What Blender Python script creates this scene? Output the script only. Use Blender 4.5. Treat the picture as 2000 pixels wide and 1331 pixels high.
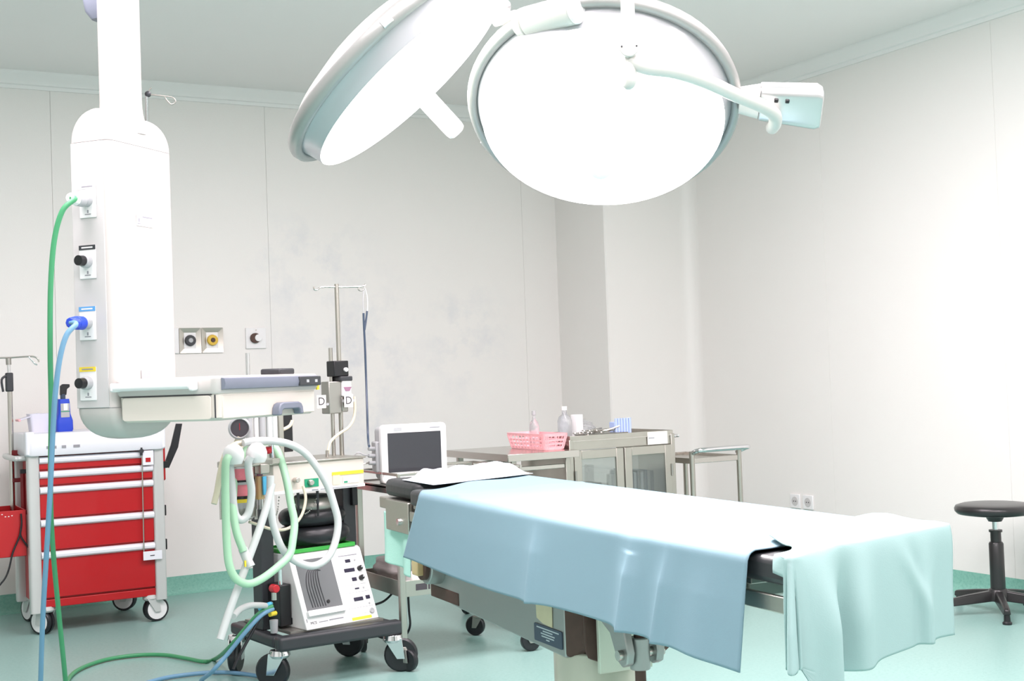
import bpy, math, random
from mathutils import Vector, Matrix
random.seed(7)
for o in list(bpy.data.objects): bpy.data.objects.remove(o, do_unlink=True)
scene = bpy.context.scene
COL = scene.collection
PI = math.pi
# ------------------------------------------------------------------ camera
FPX = 2500.0
HEAD, ROLL, PITCH, CAMZ = math.radians(29.2), math.atan(0.036), math.radians(1.5685), 1.18
_F0 = Vector((math.sin(HEAD), math.cos(HEAD), 0)); _R0 = Vector((math.cos(HEAD), -math.sin(HEAD), 0)); _U0 = Vector((0, 0, 1))
FW = _F0*math.cos(PITCH) + _U0*math.sin(PITCH)
_U1 = _U0*math.cos(PITCH) - _F0*math.sin(PITCH)
RT = _R0*math.cos(ROLL) - _U1*math.sin(ROLL)
UP = _U1*math.cos(ROLL) + _R0*math.sin(ROLL)
CAM = Vector((0, 0, CAMZ))
cd = bpy.data.cameras.new('camera'); cd.sensor_width = 36.0; cd.lens = 36.0*FPX/2000.0; cd.clip_start = 0.05
cam = bpy.data.objects.new('camera', cd); COL.objects.link(cam)
cam.matrix_world = Matrix(((RT.x, UP.x, -FW.x, CAM.x), (RT.y, UP.y, -FW.y, CAM.y), (RT.z, UP.z, -FW.z, CAM.z), (0, 0, 0, 1)))
scene.camera = cam
# ------------------------------------------------------------------ world, exposure
w = bpy.data.worlds.new('world'); scene.world = w; w.use_nodes = True
w.node_tree.nodes['Background'].inputs[0].default_value = (.9, .95, 1, 1)
w.node_tree.nodes['Background'].inputs[1].default_value = 0.0
vs = scene.view_settings
vs.view_transform = 'Standard'; vs.look = 'None'; vs.gamma = 1.0; vs.use_curve_mapping = False
vs.exposure = 0.1
LAMP_W = 9.0       # each operating lamp, watts
def area_light(name, loc, direction, sx, sy, power, color=(1, 1, 1), shape='RECTANGLE', spread=PI):
    l = bpy.data.lights.new(name, 'AREA'); l.shape = shape; l.size = sx
    if shape in ('RECTANGLE', 'ELLIPSE'): l.size_y = sy
    l.energy = power; l.color = color; l.spread = spread
    o = bpy.data.objects.new(name, l); COL.objects.link(o); o.location = loc
    o.rotation_euler = Vector(direction).to_track_quat('-Z', 'Y').to_euler()
    return o
CEIL_Z = 2.94
# general lighting of the theatre: a regular grid of ceiling lights, all above / behind the field of view
CEIL_W = 44.0
k_ = 0
for ty in (0.0, 2.0, 4.0):
    for tx in (0.4, 1.8, 3.2):
        k_ += 1
        area_light('ceiling_light_%d_offscreen' % k_, (tx, ty, CEIL_Z-.006), (0, 0, -1), .58, 1.18, CEIL_W, (1.0, .87, .92))

# ------------------------------------------------------------------ pixel -> place helpers (each point gets its own real distance)
def ray(px, py): return FW + RT*((px-1000)/FPX) - UP*((py-665.5)/FPX)
def at_depth(px, py, Z): return CAM + ray(px, py)*Z
def at_z(px, py, z):
    r = ray(px, py); return CAM + r*((z-CAMZ)/r.z)
class Frame:
    def __init__(s, x, y, deg, z=0):
        t = math.radians(deg); s.o = Vector((x, y, z)); s.ex = Vector((math.cos(t), math.sin(t), 0)); s.ey = Vector((-math.sin(t), math.cos(t), 0)); s.rot = t
    def loc(s, p):
        d = p - s.o; return Vector((d.dot(s.ex), d.dot(s.ey), d.z))
    def w(s, x, y, z): return s.o + s.ex*x + s.ey*y + Vector((0, 0, z))
    def aty(s, px, py, y):
        r = ray(px, py); q = s.o + s.ey*y - CAM; return s.loc(CAM + r*(q.dot(s.ey)/r.dot(s.ey)))
    def atx(s, px, py, x):
        r = ray(px, py); q = s.o + s.ex*x - CAM; return s.loc(CAM + r*(q.dot(s.ex)/r.dot(s.ex)))
    def atz(s, px, py, z): return s.loc(at_z(px, py, z))
    def atd(s, px, py, Z): return s.loc(at_depth(px, py, Z))

# ------------------------------------------------------------------ materials
def srgb(r, g, b):
    f = lambda c: (c/255/12.92) if c/255 <= .04045 else ((c/255+.055)/1.055)**2.4
    return (f(r), f(g), f(b), 1)
MATS = {}
def mat(name, col, rough=.5, metal=0.0, var=0.0, vscale=8.0, bump=0.0, bscale=40.0, coat=0.0, emit=0.0, alpha=1.0, trans=0.0, spec=.5, sub=0.0, ecol=None):
    m = bpy.data.materials.new(name); m.use_nodes = True; nt = m.node_tree; b = nt.nodes['Principled BSDF']
    c = srgb(*col)
    b.inputs['Base Color'].default_value = c; b.inputs['Roughness'].default_value = rough; b.inputs['Metallic'].default_value = metal
    b.inputs['Coat Weight'].default_value = coat; b.inputs['Alpha'].default_value = alpha; b.inputs['Transmission Weight'].default_value = trans
    b.inputs['Specular IOR Level'].default_value = spec
    if emit:
        b.inputs['Emission Color'].default_value = srgb(*(ecol or col)); b.inputs['Emission Strength'].default_value = emit
    tc = nt.nodes.new('ShaderNodeTexCoord')
    if var:
        n = nt.nodes.new('ShaderNodeTexNoise'); n.inputs['Scale'].default_value = vscale; n.inputs['Detail'].default_value = 4
        nt.links.new(tc.outputs['Object'], n.inputs['Vector'])
        mx = nt.nodes.new('ShaderNodeMix'); mx.data_type = 'RGBA'
        mx.inputs[6].default_value = (c[0]*(1-var), c[1]*(1-var), c[2]*(1-var), 1); mx.inputs[7].default_value = (min(1, c[0]*(1+var)), min(1, c[1]*(1+var)), min(1, c[2]*(1+var)), 1)
        nt.links.new(n.outputs['Fac'], mx.inputs[0]); nt.links.new(mx.outputs[2], b.inputs['Base Color'])
    if bump:
        n2 = nt.nodes.new('ShaderNodeTexNoise'); n2.inputs['Scale'].default_value = bscale; n2.inputs['Detail'].default_value = 3
        nt.links.new(tc.outputs['Object'], n2.inputs['Vector'])
        bp = nt.nodes.new('ShaderNodeBump'); bp.inputs['Strength'].default_value = bump; bp.inputs['Distance'].default_value = .01
        nt.links.new(n2.outputs['Fac'], bp.inputs['Height']); nt.links.new(bp.outputs['Normal'], b.inputs['Normal'])
    MATS[name] = m
    return m
def nodes_of(m): return m.node_tree, m.node_tree.nodes['Principled BSDF']

def wall_material(name, col, stain=False):
    m = mat(name, col, .45, var=.012, vscale=3, bump=.04, bscale=180)
    nt, b = nodes_of(m)
    src = b.inputs['Base Color'].links[0].from_socket
    tc = [n for n in nt.nodes if n.type == 'TEX_COORD'][0]
    if stain:
        geo = nt.nodes.new('ShaderNodeNewGeometry')
        def blob(center, rad):
            sub = nt.nodes.new('ShaderNodeVectorMath'); sub.operation = 'SUBTRACT'; sub.inputs[1].default_value = center
            nt.links.new(geo.outputs['Position'], sub.inputs[0])
            mul = nt.nodes.new('ShaderNodeVectorMath'); mul.operation = 'MULTIPLY'; mul.inputs[1].default_value = (1/rad[0], 0, 1/rad[1])
            nt.links.new(sub.outputs[0], mul.inputs[0])
            ln = nt.nodes.new('ShaderNodeVectorMath'); ln.operation = 'LENGTH'; nt.links.new(mul.outputs[0], ln.inputs[0])
            mr = nt.nodes.new('ShaderNodeMapRange'); mr.inputs[1].default_value = 1.0; mr.inputs[2].default_value = 0.1; nt.links.new(ln.outputs['Value'], mr.inputs[0])
            return mr.outputs[0]
        n = nt.nodes.new('ShaderNodeTexNoise'); n.inputs['Scale'].default_value = 4.5; n.inputs['Detail'].default_value = 7; n.inputs['Roughness'].default_value = .65
        nt.links.new(geo.outputs['Position'], n.inputs['Vector'])
        rp = nt.nodes.new('ShaderNodeMapRange'); rp.inputs[1].default_value = .46; rp.inputs[2].default_value = .7; nt.links.new(n.outputs['Fac'], rp.inputs[0])
        tot = None
        for cpos, r in (((2.75, 7.39, 1.85), (.55, .5)), ((3.0, 7.39, 1.35), (.75, .75)), ((3.75, 7.39, 1.45), (.45, .5)), ((3.0, 7.39, .9), (.5, .6))):
            s = blob(cpos, r)
            if tot is None: tot = s
            else:
                mxm = nt.nodes.new('ShaderNodeMath'); mxm.operation = 'MAXIMUM'; nt.links.new(tot, mxm.inputs[0]); nt.links.new(s, mxm.inputs[1]); tot = mxm.outputs[0]
        mu = nt.nodes.new('ShaderNodeMath'); mu.operation = 'MULTIPLY'; nt.links.new(tot, mu.inputs[0]); nt.links.new(rp.outputs[0], mu.inputs[1])
        mu2 = nt.nodes.new('ShaderNodeMath'); mu2.operation = 'MULTIPLY'; nt.links.new(mu.outputs[0], mu2.inputs[0]); mu2.inputs[1].default_value = .42
        mx = nt.nodes.new('ShaderNodeMix'); mx.data_type = 'RGBA'; nt.links.new(mu2.outputs[0], mx.inputs[0]); nt.links.new(src, mx.inputs[6]); mx.inputs[7].default_value = srgb(188, 196, 210)
        nt.links.new(mx.outputs[2], b.inputs['Base Color'])
    return m
WALL = wall_material('wall_paint', (238, 236, 232), True)
WALLR = wall_material('wall_paint_right', (238, 236, 232))
PILLAR = wall_material('pillar_paint', (238, 236, 232))
CEILM = mat('ceiling_paint', (242, 240, 238), .6, var=.01, vscale=2)
TRIM = mat('cornice_paint', (240, 240, 238), .5)
def floor_material(name, c1, c2, c3, rough):
    m = mat(name, c1, rough); nt, b = nodes_of(m); tc = [n for n in nt.nodes if n.type == 'TEX_COORD'][0]
    def noise(scale, det, lo, hi):
        n = nt.nodes.new('ShaderNodeTexNoise'); n.inputs['Scale'].default_value = scale; n.inputs['Detail'].default_value = det
        nt.links.new(tc.outputs['Object'], n.inputs['Vector'])
        r = nt.nodes.new('ShaderNodeMapRange'); r.inputs[1].default_value = lo; r.inputs[2].default_value = hi; nt.links.new(n.outputs['Fac'], r.inputs[0]); return r.outputs[0]
    def mix(f, a, bcol):
        mx = nt.nodes.new('ShaderNodeMix'); mx.data_type = 'RGBA'; nt.links.new(f, mx.inputs[0])
        if isinstance(a, tuple): mx.inputs[6].default_value = a
        else: nt.links.new(a, mx.inputs[6])
        mx.inputs[7].default_value = bcol; return mx.outputs[2]
    s = mix(noise(70, 3, .45, .7), srgb(*c1), srgb(*c2))
    s = mix(noise(160, 2, .62, .72), s, srgb(*c3))
    s = mix(noise(1.3, 3, .35, .9), s, srgb(*[int(a*.96) for a in c1]))
    nt.links.new(s, b.inputs['Base Color'])
    return m
FLOORM = floor_material('floor_vinyl', (146, 184, 177), (134, 175, 168), (122, 163, 155), .36)
BASEM = floor_material('skirting_vinyl', (134, 190, 174), (118, 176, 160), (100, 156, 140), .4)
M = MATS
mat('pendant_white', (200, 195, 191), .35, var=.01)
mat('pendant_grey', (200, 198, 197), .35)
mat('pendant_pole', (200, 195, 191), .22, coat=.3)
mat('pendant_cream', (216, 209, 199), .4)
mat('slate_plastic', (118, 124, 138), .4)
mat('dark_plastic', (52, 54, 58), .45)
mat('black_plastic', (24, 24, 27), .4)
mat('black_rubber', (30, 31, 35), .35, bump=.05, bscale=60)
mat('pad_black', (44, 46, 48), .42, bump=.06, bscale=50)
mat('white_plastic', (238, 238, 238), .35)
mat('white_enamel', (240, 240, 240), .25)
mat('lamp_enamel', (206, 204, 198), .3)
mat('lamp_handle', (250, 248, 240), .6, trans=.65, spec=.3)
mat('lamp_hub', (255, 252, 244), .3, emit=2.2)
mat('lamp_silver', (200, 200, 200), .28, .85)
mat('lamp_rim', (160, 161, 158), .35, .3)
mat('lamp_bezel', (186, 187, 190), .3, .25)
mat('lamp_glass', (255, 253, 248), .3, emit=7.0)
mat('steel', (196, 192, 186), .22, 1.0, var=.03, vscale=5)
mat('steel_brushed', (186, 182, 174), .34, 1.0, var=.04, vscale=14, bump=.03, bscale=120)
mat('steel_dull', (168, 166, 160), .42, .9, var=.05, vscale=9)
mat('table_steel', (164, 166, 164), .4, .7, var=.05, vscale=6)
mat('chrome', (222, 222, 224), .1, 1.0)
mat('column_paint', (206, 212, 196), .3, .25)
mat('rust_brown', (84, 62, 54), .7, var=.25, vscale=30)
mat('cart_red', (182, 18, 26), .36, coat=.1)
mat('cart_red_dark', (120, 18, 24), .45)
mat('cart_post', (206, 208, 206), .35, .25)
mat('cart_white', (234, 236, 242), .35)
mat('cart_lilac', (226, 226, 240), .4)
mat('blue_drape', (128, 155, 167), .8, var=.02, vscale=3, bump=.03, bscale=400, spec=.2)
mat('green_towel', (156, 184, 182), .85, var=.02, vscale=4, bump=.06, bscale=420, spec=.15)
mat('mint_sheet', (176, 222, 208), .85, bump=.1, bscale=200, spec=.2)
mat('white_sheet', (226, 236, 246), .85, bump=.1, bscale=160, spec=.2)
mat('hose_green', (70, 152, 104), .4)
mat('hose_blue', (112, 156, 186), .4)
mat('blue_plug', (38, 72, 200), .35)
mat('cyan_plastic', (84, 182, 222), .4)
mat('mint_hose', (172, 216, 182), .4, spec=.4)
mat('clear_hose', (208, 212, 211), .35)
mat('cream_tube', (222, 214, 190), .4)
mat('green_tray', (66, 178, 74), .4)
mat('pink_granules', (236, 132, 144), .6, var=.08, vscale=120)
mat('yellow', (240, 214, 60), .5)
mat('amber_glass', (206, 180, 132), .2)
mat('screen', (50, 52, 58), .12, coat=.4)
mat('display', (50, 46, 66), .25)
mat('grey_window', (112, 114, 116), .25, coat=.3)
mat('pink_basket', (250, 184, 190), .45)
mat('rack_blue', (176, 196, 240), .4)
mat('clear_plastic', (228, 232, 236), .12, trans=.75, alpha=.75)
mat('glass', (226, 240, 236), .05, trans=.9, alpha=.5)
mat('paper', (240, 238, 232), .8)
mat('old_paper', (214, 206, 172), .8, var=.08, vscale=25)
mat('ink', (70, 66, 72), .7)
mat('ink_pale', (150, 150, 156), .7)
mat('plate_navy', (58, 72, 92), .4)
mat('plate_text', (196, 206, 212), .5)
mat('blue_label', (92, 160, 214), .5)
mat('stool_black', (34, 33, 34), .34, coat=.15)
mat('grey_plastic', (176, 178, 180), .45)
mat('beige_metal', (222, 214, 204), .4, .15)
mat('red_plastic', (196, 30, 44), .35)
mat('brass_yellow', (222, 184, 60), .4)
mat('grey_bag', (150, 142, 140), .4, bump=.2, bscale=25, trans=.2)
mat('green_panel', (30, 150, 110), .45)
mat('mauve', (150, 110, 134), .45)

# ------------------------------------------------------------------ mesh builder
def catmull(pts, n=8, closed=False):
    P = [Vector(p) for p in pts]; out = []
    if len(P) < 3:
        return [P[0].lerp(P[-1], i/n) for i in range(n+1)]
    L = len(P); segs = L if closed else L-1
    for i in range(segs):
        if closed: p0, p1, p2, p3 = P[(i-1) % L], P[i], P[(i+1) % L], P[(i+2) % L]
        else: p0, p1, p2, p3 = P[max(i-1, 0)], P[i], P[i+1], P[min(i+2, L-1)]
        for k in range(n):
            t = k/n
            out.append(.5*((2*p1) + (p2-p0)*t + (2*p0-5*p1+4*p2-p3)*t*t + (3*p1-p0-3*p2+p3)*t**3))
    if not closed: out.append(P[-1])
    return out
class MB:
    def __init__(s): s.v = []; s.f = []
    def add(s, vs_, fs):
        b = len(s.v); s.v += [tuple(v) for v in vs_]; s.f += [tuple(b+i for i in f) for f in fs]; return s
    def box(s, c, d, rz=0.0, mtx=None):
        hx, hy, hz = d[0]/2, d[1]/2, d[2]/2; cs, sn = math.cos(rz), math.sin(rz); out = []
        for z in (-hz, hz):
            for x, y in ((-hx, -hy), (hx, -hy), (hx, hy), (-hx, hy)):
                p = Vector((c[0]+x*cs-y*sn, c[1]+x*sn+y*cs, c[2]+z)); out.append(mtx @ p if mtx else p)
        return s.add(out, [(3, 2, 1, 0), (4, 5, 6, 7), (0, 1, 5, 4), (1, 2, 6, 5), (2, 3, 7, 6), (3, 0, 4, 7)])
    def bx(s, x0, x1, y0, y1, z0, z1): return s.box(((x0+x1)/2, (y0+y1)/2, (z0+z1)/2), (abs(x1-x0), abs(y1-y0), abs(z1-z0)))
    def ring(s, c, ax, r, n, ref=None):
        ax = Vector(ax).normalized(); ref = Vector(ref) if ref else (Vector((0, 0, 1)) if abs(ax.z) < .9 else Vector((1, 0, 0)))
        a = ax.cross(ref).normalized(); b = ax.cross(a).normalized()
        return [Vector(c) + a*(r*math.cos(2*PI*i/n)) + b*(r*math.sin(2*PI*i/n)) for i in range(n)]
    def cyl(s, p0, p1, r0, r1=None, n=16, caps=True):
        p0, p1 = Vector(p0), Vector(p1); r1 = r0 if r1 is None else r1; ax = p1-p0
        A = s.ring(p0, ax, r0, n); B = s.ring(p1, ax, r1, n)
        fs = [((i+1) % n, i, n+i, n+(i+1) % n) for i in range(n)]
        if caps: fs += [tuple(range(n)), tuple(reversed(range(n, 2*n)))]
        return s.add(A+B, fs)
    def tube(s, pts, r, n=10, sub=8, closed=False, smooth=True, caps=True, rfun=None):
        P = catmull(pts, sub, closed) if smooth else [Vector(p) for p in pts]
        L = len(P); vs_ = []; a = None
        for i, p in enumerate(P):
            if closed: d = P[(i+1) % L]-P[i-1]
            else: d = P[min(i+1, L-1)]-P[max(i-1, 0)]
            d.normalize()
            if a is None:
                ref = Vector((0, 0, 1)) if abs(d.z) < .9 else Vector((1, 0, 0)); a = d.cross(ref).normalized()
            else:
                a = (a - d*a.dot(d)); a.normalize()
            b = d.cross(a); rr = rfun(i/(L-1)) if rfun else r
            vs_ += [p + a*(rr*math.cos(2*PI*k/n)) + b*(rr*math.sin(2*PI*k/n)) for k in range(n)]
        fs = []
        for i in range(L if closed else L-1):
            j = (i+1) % L
            for k in range(n): fs.append((i*n+k, i*n+(k+1) % n, j*n+(k+1) % n, j*n+k))
        if not closed and caps: fs += [tuple(reversed(range(n))), tuple(range((L-1)*n, L*n))]
        return s.add(vs_, fs)
    def lathe(s, prof, c=(0, 0, 0), n=32, mtx=None):
        vs_ = []; L = len(prof)
        for r, z in prof:
            for k in range(n):
                p = Vector((r*math.cos(2*PI*k/n), r*math.sin(2*PI*k/n), z)); p = mtx @ p if mtx else p
                vs_.append(p + Vector(c))
        fs = []
        for i in range(L-1):
            for k in range(n): fs.append((i*n+k, i*n+(k+1) % n, (i+1)*n+(k+1) % n, (i+1)*n+k))
        if prof[0][0] > 1e-6: fs.append(tuple(reversed(range(n))))
        if prof[-1][0] > 1e-6: fs.append(tuple(range((L-1)*n, L*n)))
        return s.add(vs_, fs)
    def ball(s, c, r, sc=(1, 1, 1), n=16, m=10, mtx=None):
        prof = [(max(1e-7, r*math.sin(PI*i/m)), -r*math.cos(PI*i/m)) for i in range(m+1)]
        S = Matrix.Diagonal((sc[0], sc[1], sc[2], 1))
        return s.lathe(prof, c, n, (mtx @ S) if mtx else S)
    def prism(s, poly, z0, z1, mtx=None):
        n = len(poly); A = [Vector((x, y, z0)) for x, y in poly] + [Vector((x, y, z1)) for x, y in poly]
        if mtx: A = [mtx @ p for p in A]
        return s.add(A, [tuple(reversed(range(n))), tuple(range(n, 2*n))] + [(i, (i+1) % n, n+(i+1) % n, n+i) for i in range(n)])
    def loft(s, rings, cap=True, closed=True):
        n = len(rings[0]); vs_ = [p for r in rings for p in r]; fs = []
        for i in range(len(rings)-1):
            for k in range(n if closed else n-1): fs.append((i*n+k, i*n+(k+1) % n, (i+1)*n+(k+1) % n, (i+1)*n+k))
        if cap and closed: fs += [tuple(reversed(range(n))), tuple(range((len(rings)-1)*n, len(rings)*n))]
        return s.add(vs_, fs)
    def grid(s, fn, nu, nv):
        vs_ = [fn(i/nu, j/nv) for j in range(nv+1) for i in range(nu+1)]
        fs = [(j*(nu+1)+i, j*(nu+1)+i+1, (j+1)*(nu+1)+i+1, (j+1)*(nu+1)+i) for j in range(nv) for i in range(nu)]
        return s.add(vs_, fs)
    def build(s, name, m, parent=None, bevel=0.0, seg=2, angle=35, solid=0.0, label=None):
        me = bpy.data.meshes.new(name); me.from_pydata(s.v, [], s.f); me.update()
        for p in me.polygons: p.use_smooth = True
        me.set_sharp_from_angle(angle=math.radians(angle))
        me.materials.append(M[m] if isinstance(m, str) else m)
        o = bpy.data.objects.new(name, me); COL.objects.link(o)
        if parent is not None: o.parent = parent
        if solid:
            md = o.modifiers.new('solid', 'SOLIDIFY'); md.thickness = solid; md.offset = 0
        if bevel:
            md = o.modifiers.new('bevel', 'BEVEL'); md.width = bevel; md.segments = seg; md.limit_method = 'ANGLE'; md.angle_limit = math.radians(40)
            md.harden_normals = False
        if label: o['label'] = label
        return o
def tag(o, label, cat, group=None):
    o['label'] = label; o['category'] = cat
    if group: o['group'] = group
    return o
def thing(name, label, cat, fr=None, group=None):
    o = bpy.data.objects.new(name, None); COL.objects.link(o); o.empty_display_size = .1
    if fr: o.location = fr.o; o.rotation_euler = (0, 0, fr.rot)
    return tag(o, label, cat, group)
def struct(o): o['kind'] = 'structure'; return o
def box(name, m, parent, x0, x1, y0, y1, z0, z1, bevel=.003, **k): return MB().bx(x0, x1, y0, y1, z0, z1).build(name, m, parent, bevel, **k)
def rrect(hx, hy, r, n=5, cx=0, cy=0):
    out = []
    for sx, sy, a0 in ((1, 1, 0), (-1, 1, 90), (-1, -1, 180), (1, -1, 270)):
        for i in range(n+1):
            a = math.radians(a0+90*i/n); out.append((cx+sx*(hx-r)+r*math.cos(a), cy+sy*(hy-r)+r*math.sin(a)))
    return out
def text(name, s, size, mtx, m, parent):
    cu = bpy.data.curves.new(name, 'FONT'); cu.body = s; cu.size = size; cu.align_x = 'CENTER'; cu.align_y = 'CENTER'; cu.extrude = .0004; cu.resolution_u = 3
    t = bpy.data.objects.new(name+'_tmp', cu); COL.objects.link(t)
    dg = bpy.context.evaluated_depsgraph_get(); me = bpy.data.meshes.new_from_object(t.evaluated_get(dg)); me.name = name
    bpy.data.objects.remove(t, do_unlink=True); bpy.data.curves.remove(cu)
    me.materials.clear(); me.materials.append(M[m]); me.transform(mtx)
    o = bpy.data.objects.new(name, me); COL.objects.link(o); o.parent = parent
    return o
def face_mtx(origin, xdir, ydir):
    x = Vector(xdir).normalized(); y = Vector(ydir); y = (y - x*y.dot(x)).normalized(); z = x.cross(y); o = Vector(origin)
    return Matrix(((x.x, y.x, z.x, o.x), (x.y, y.y, z.y, o.y), (x.z, y.z, z.z, o.z), (0, 0, 0, 1)))
def plate(mtx, w_, h_, t=.002): return MB().prism(rrect(w_/2, h_/2, min(w_, h_)*.08, 2), 0, t, mtx)
def caster(root, x, y, r, wd, yaw, top, wheel_m='black_rubber', hub_m='grey_plastic', fork_m='chrome', twin=False):
    d = Vector((math.cos(yaw), math.sin(yaw), 0)); s = Vector((-d.y, d.x, 0)); off = d*(r*.45); c = Vector((x, y, r)) + off
    f = MB(); f.cyl((x, y, r*1.9), (x, y, top), r*.28, n=12); f.lathe([(0, r*2.3), (r*.55, r*2.2), (r*.62, r*1.9), (r*.5, r*1.75), (0, r*1.75)], (x, y, 0), 14)
    for k in (-1, 1):
        q = s*(k*(wd*.5+r*.1)); A = [c+q-d*(r*.22)+Vector((0, 0, -r*.2)), c+q+d*(r*.25)+Vector((0, 0, -r*.2)), Vector((x, y, 0))+q+d*(r*.55)+Vector((0, 0, r*2.02)), Vector((x, y, 0))+q-d*(r*.5)+Vector((0, 0, r*2.02))]
        B = [p + s*(k*r*.07) for p in A]; f.loft([A, B] if k < 0 else [B, A])
    fk = f.build('caster', fork_m, root, .001)
    mt = face_mtx(c, d, (0, 0, 1))
    wm = MB(); pr = [(r*.62, -wd/2), (r*.9, -wd/2), (r, -wd*.3), (r, wd*.3), (r*.9, wd/2), (r*.62, wd/2)]
    if twin:
        pr = [(r*.8, -wd/2), (r*.95, -wd/2), (r, -wd*.4), (r, -wd*.12), (r*.8, -wd*.08), (r*.8, wd*.08), (r, wd*.12), (r, wd*.4), (r*.95, wd/2), (r*.8, wd/2)]
    wm.lathe(pr, (0, 0, 0), 28, mt); wo = wm.build('wheel', wheel_m, fk)
    h = MB(); h.lathe([(0, -wd*.42), (r*.64, -wd*.42), (r*.64, wd*.42), (0, wd*.42)] if not twin else [(0, -wd*.53), (r*.5, -wd*.53), (r*.82, -wd*.5), (r*.82, wd*.5), (r*.5, wd*.53), (0, wd*.53)], (0, 0, 0), 24, mt)
    h.build('wheel_hub', hub_m, fk)
    return fk

# ================================================================== ROOM
X0, X1, Y0, Y1 = -2.6, 5.18, -2.4, 7.39
fl = struct(MB().bx(X0-.1, X1+.1, Y0-.1, Y1+.1, -.1, 0).build('floor', FLOORM))
ce = struct(MB().bx(X0-.1, X1+.1, Y0-.1, Y1+.1, CEIL_Z, CEIL_Z+.1).build('ceiling', CEILM))
wb = struct(MB().bx(X0-.1, X1+.1, Y1+.008, Y1+.12, 0, CEIL_Z).build('wall_back', PILLAR))
for a, b in ((-2.6, -1.2), (-1.2, .03), (.03, 1.25), (1.25, 2.48), (2.48, 4.24), (4.24, 5.18)):
    MB().bx(a+.0006, b-.0006, Y1, Y1+.012, 0, CEIL_Z).build('wall_panel', WALL, wb, .0006)
wr = struct(MB().bx(X1+.008, X1+.12, Y0-.1, Y1+.1, 0, CEIL_Z).build('wall_right', PILLAR))
for a, b in ((-2.4, -.6), (-.6, .63), (.63, 1.86), (1.86, 3.09), (3.09, 4.31), (4.31, 5.54), (5.54, 7.39)):
    MB().bx(X1, X1+.012, a+.0004, b-.0004, 0, CEIL_Z).build('wall_panel', WALLR, wr, .0005)
struct(MB().bx(X0-.12, X0, Y0-.1, Y1+.1, 0, CEIL_Z).build('wall_left', WALLR))
struct(MB().bx(X0-.1, X1+.1, Y0-.12, Y0, 0, CEIL_Z).build('wall_front', WALLR))
# boxed-in pillar in the corner, with a soft cove where it meets the right wall
PX, PY = 4.50, 6.80
poly = [(PX, Y1), (PX+.004, PY+.01), (PX+.012, PY)]
for i in range(9):
    a = PI/2*i/8; poly.append((X1-.09+.09*math.sin(a), PY-.09+.09*math.cos(a)))
poly += [(X1, Y1)]
struct(MB().prism(poly, 0, CEIL_Z).build('wall_corner', PILLAR, angle=30))
# cornices
def cornice(name, a, b, nx, ny):
    prof = [(0, 0), (.012, 0), (.016, .018), (.03, .022), (.036, .045), (.06, .07), (.066, .085), (.066, .095), (0, .095)]
    def R(p): return [Vector((p[0]+nx*d, p[1]+ny*d, CEIL_Z-.09+h)) for d, h in prof]
    return struct(MB().loft([R(a), R(b)]).build(name, TRIM, angle=50))
cornice('trim_1', (X0, Y1), (PX, Y1), 0, -1)
cornice('trim_2', (PX, PY), (X1, PY), 0, -1)
cornice('trim_3', (X1, PY), (X1, Y0), -1, 0)
cornice('trim_4', (PX, Y1), (PX, PY), -1, 0)
# coved vinyl skirting
def skirting(name, path):
    prof = [(0, .10), (.004, .10), (.006, .05), (.012, .022), (.026, .008), (.05, .001), (.05, -.002), (0, -.002)]
    def R(p): return [Vector((p[0]+p[2]*d, p[1]+p[3]*d, h)) for d, h in prof]
    return struct(MB().loft([R(p) for p in path]).build(name, BASEM, angle=60))
skirting('baseboard_back', [(X0, Y1, 0, -1), (PX, Y1, -1, -1)])
skirting('baseboard_corner', [(PX, Y1, -1, -1), (PX, PY, -1, -1), (X1-.09, PY, 0, -1)])
skirting('baseboard_right', [(X1-.09+.09*math.sin(PI/2*i/6), PY-.09+.09*math.cos(PI/2*i/6), -math.sin(PI/2*i/6), -math.cos(PI/2*i/6)) for i in range(7)] + [(X1, Y0, -1, 0)])
# wall fittings
go = thing('gas_outlet', 'pair of steel framed gas outlets with black and yellow sockets on wall', 'wall outlet', Frame(2.04, Y1, 0, 1.45))
for k, (cx, m1, m2) in enumerate(((-.05, 'dark_plastic', 'grey_plastic'), (.08, 'brass_yellow', 'rust_brown'))):
    fr = MB(); o1 = rrect(.064, .073, .003, 1, cx); i1 = rrect(.034, .045, .003, 1, cx)
    fr.loft([[Vector((x, 0, z)) for x, z in o1], [Vector((x, -.012, z)) for x, z in o1], [Vector((x, -.004, z)) for x, z in i1]], cap=False)
    fr.build('outlet_frame', 'steel_brushed', go, angle=20)
    pl = MB().bx(cx-.035, cx+.035, -.006, -.001, -.046, .046).build('face_plate', 'white_plastic', go, .002)
    MB().cyl((cx, -.006, 0), (cx, -.026, 0), .033, .03, 24).build('socket', m1, pl, .002)
    MB().cyl((cx, -.026, 0), (cx, -.03, 0), .014, .012, 16).build('socket_core', m2, pl)
MB().bx(-.142, -.116, -.014, 0, -.073, .073).build('end_cap', 'white_plastic', go, .002)
wo = thing('vacuum_outlet', 'square white wall plate with round white and dark knob', 'wall outlet', Frame(2.383, Y1, 0, 1.457))
MB().bx(-.062, .062, -.012, 0, -.062, .062).build('face_plate', 'white_plastic', wo, .003)
MB().cyl((-.008, -.012, 0), (-.008, -.03, 0), .03, n=24).build('socket', 'rust_brown', wo, .002)
MB().cyl((.008, -.012, .001), (.008, -.036, .001), .021, n=24).build('knob', 'white_plastic', wo, .002)
MB().cyl((0, -.012, .048), (0, -.015, .048), .004, n=8).build('screw', 'steel', wo)
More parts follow.
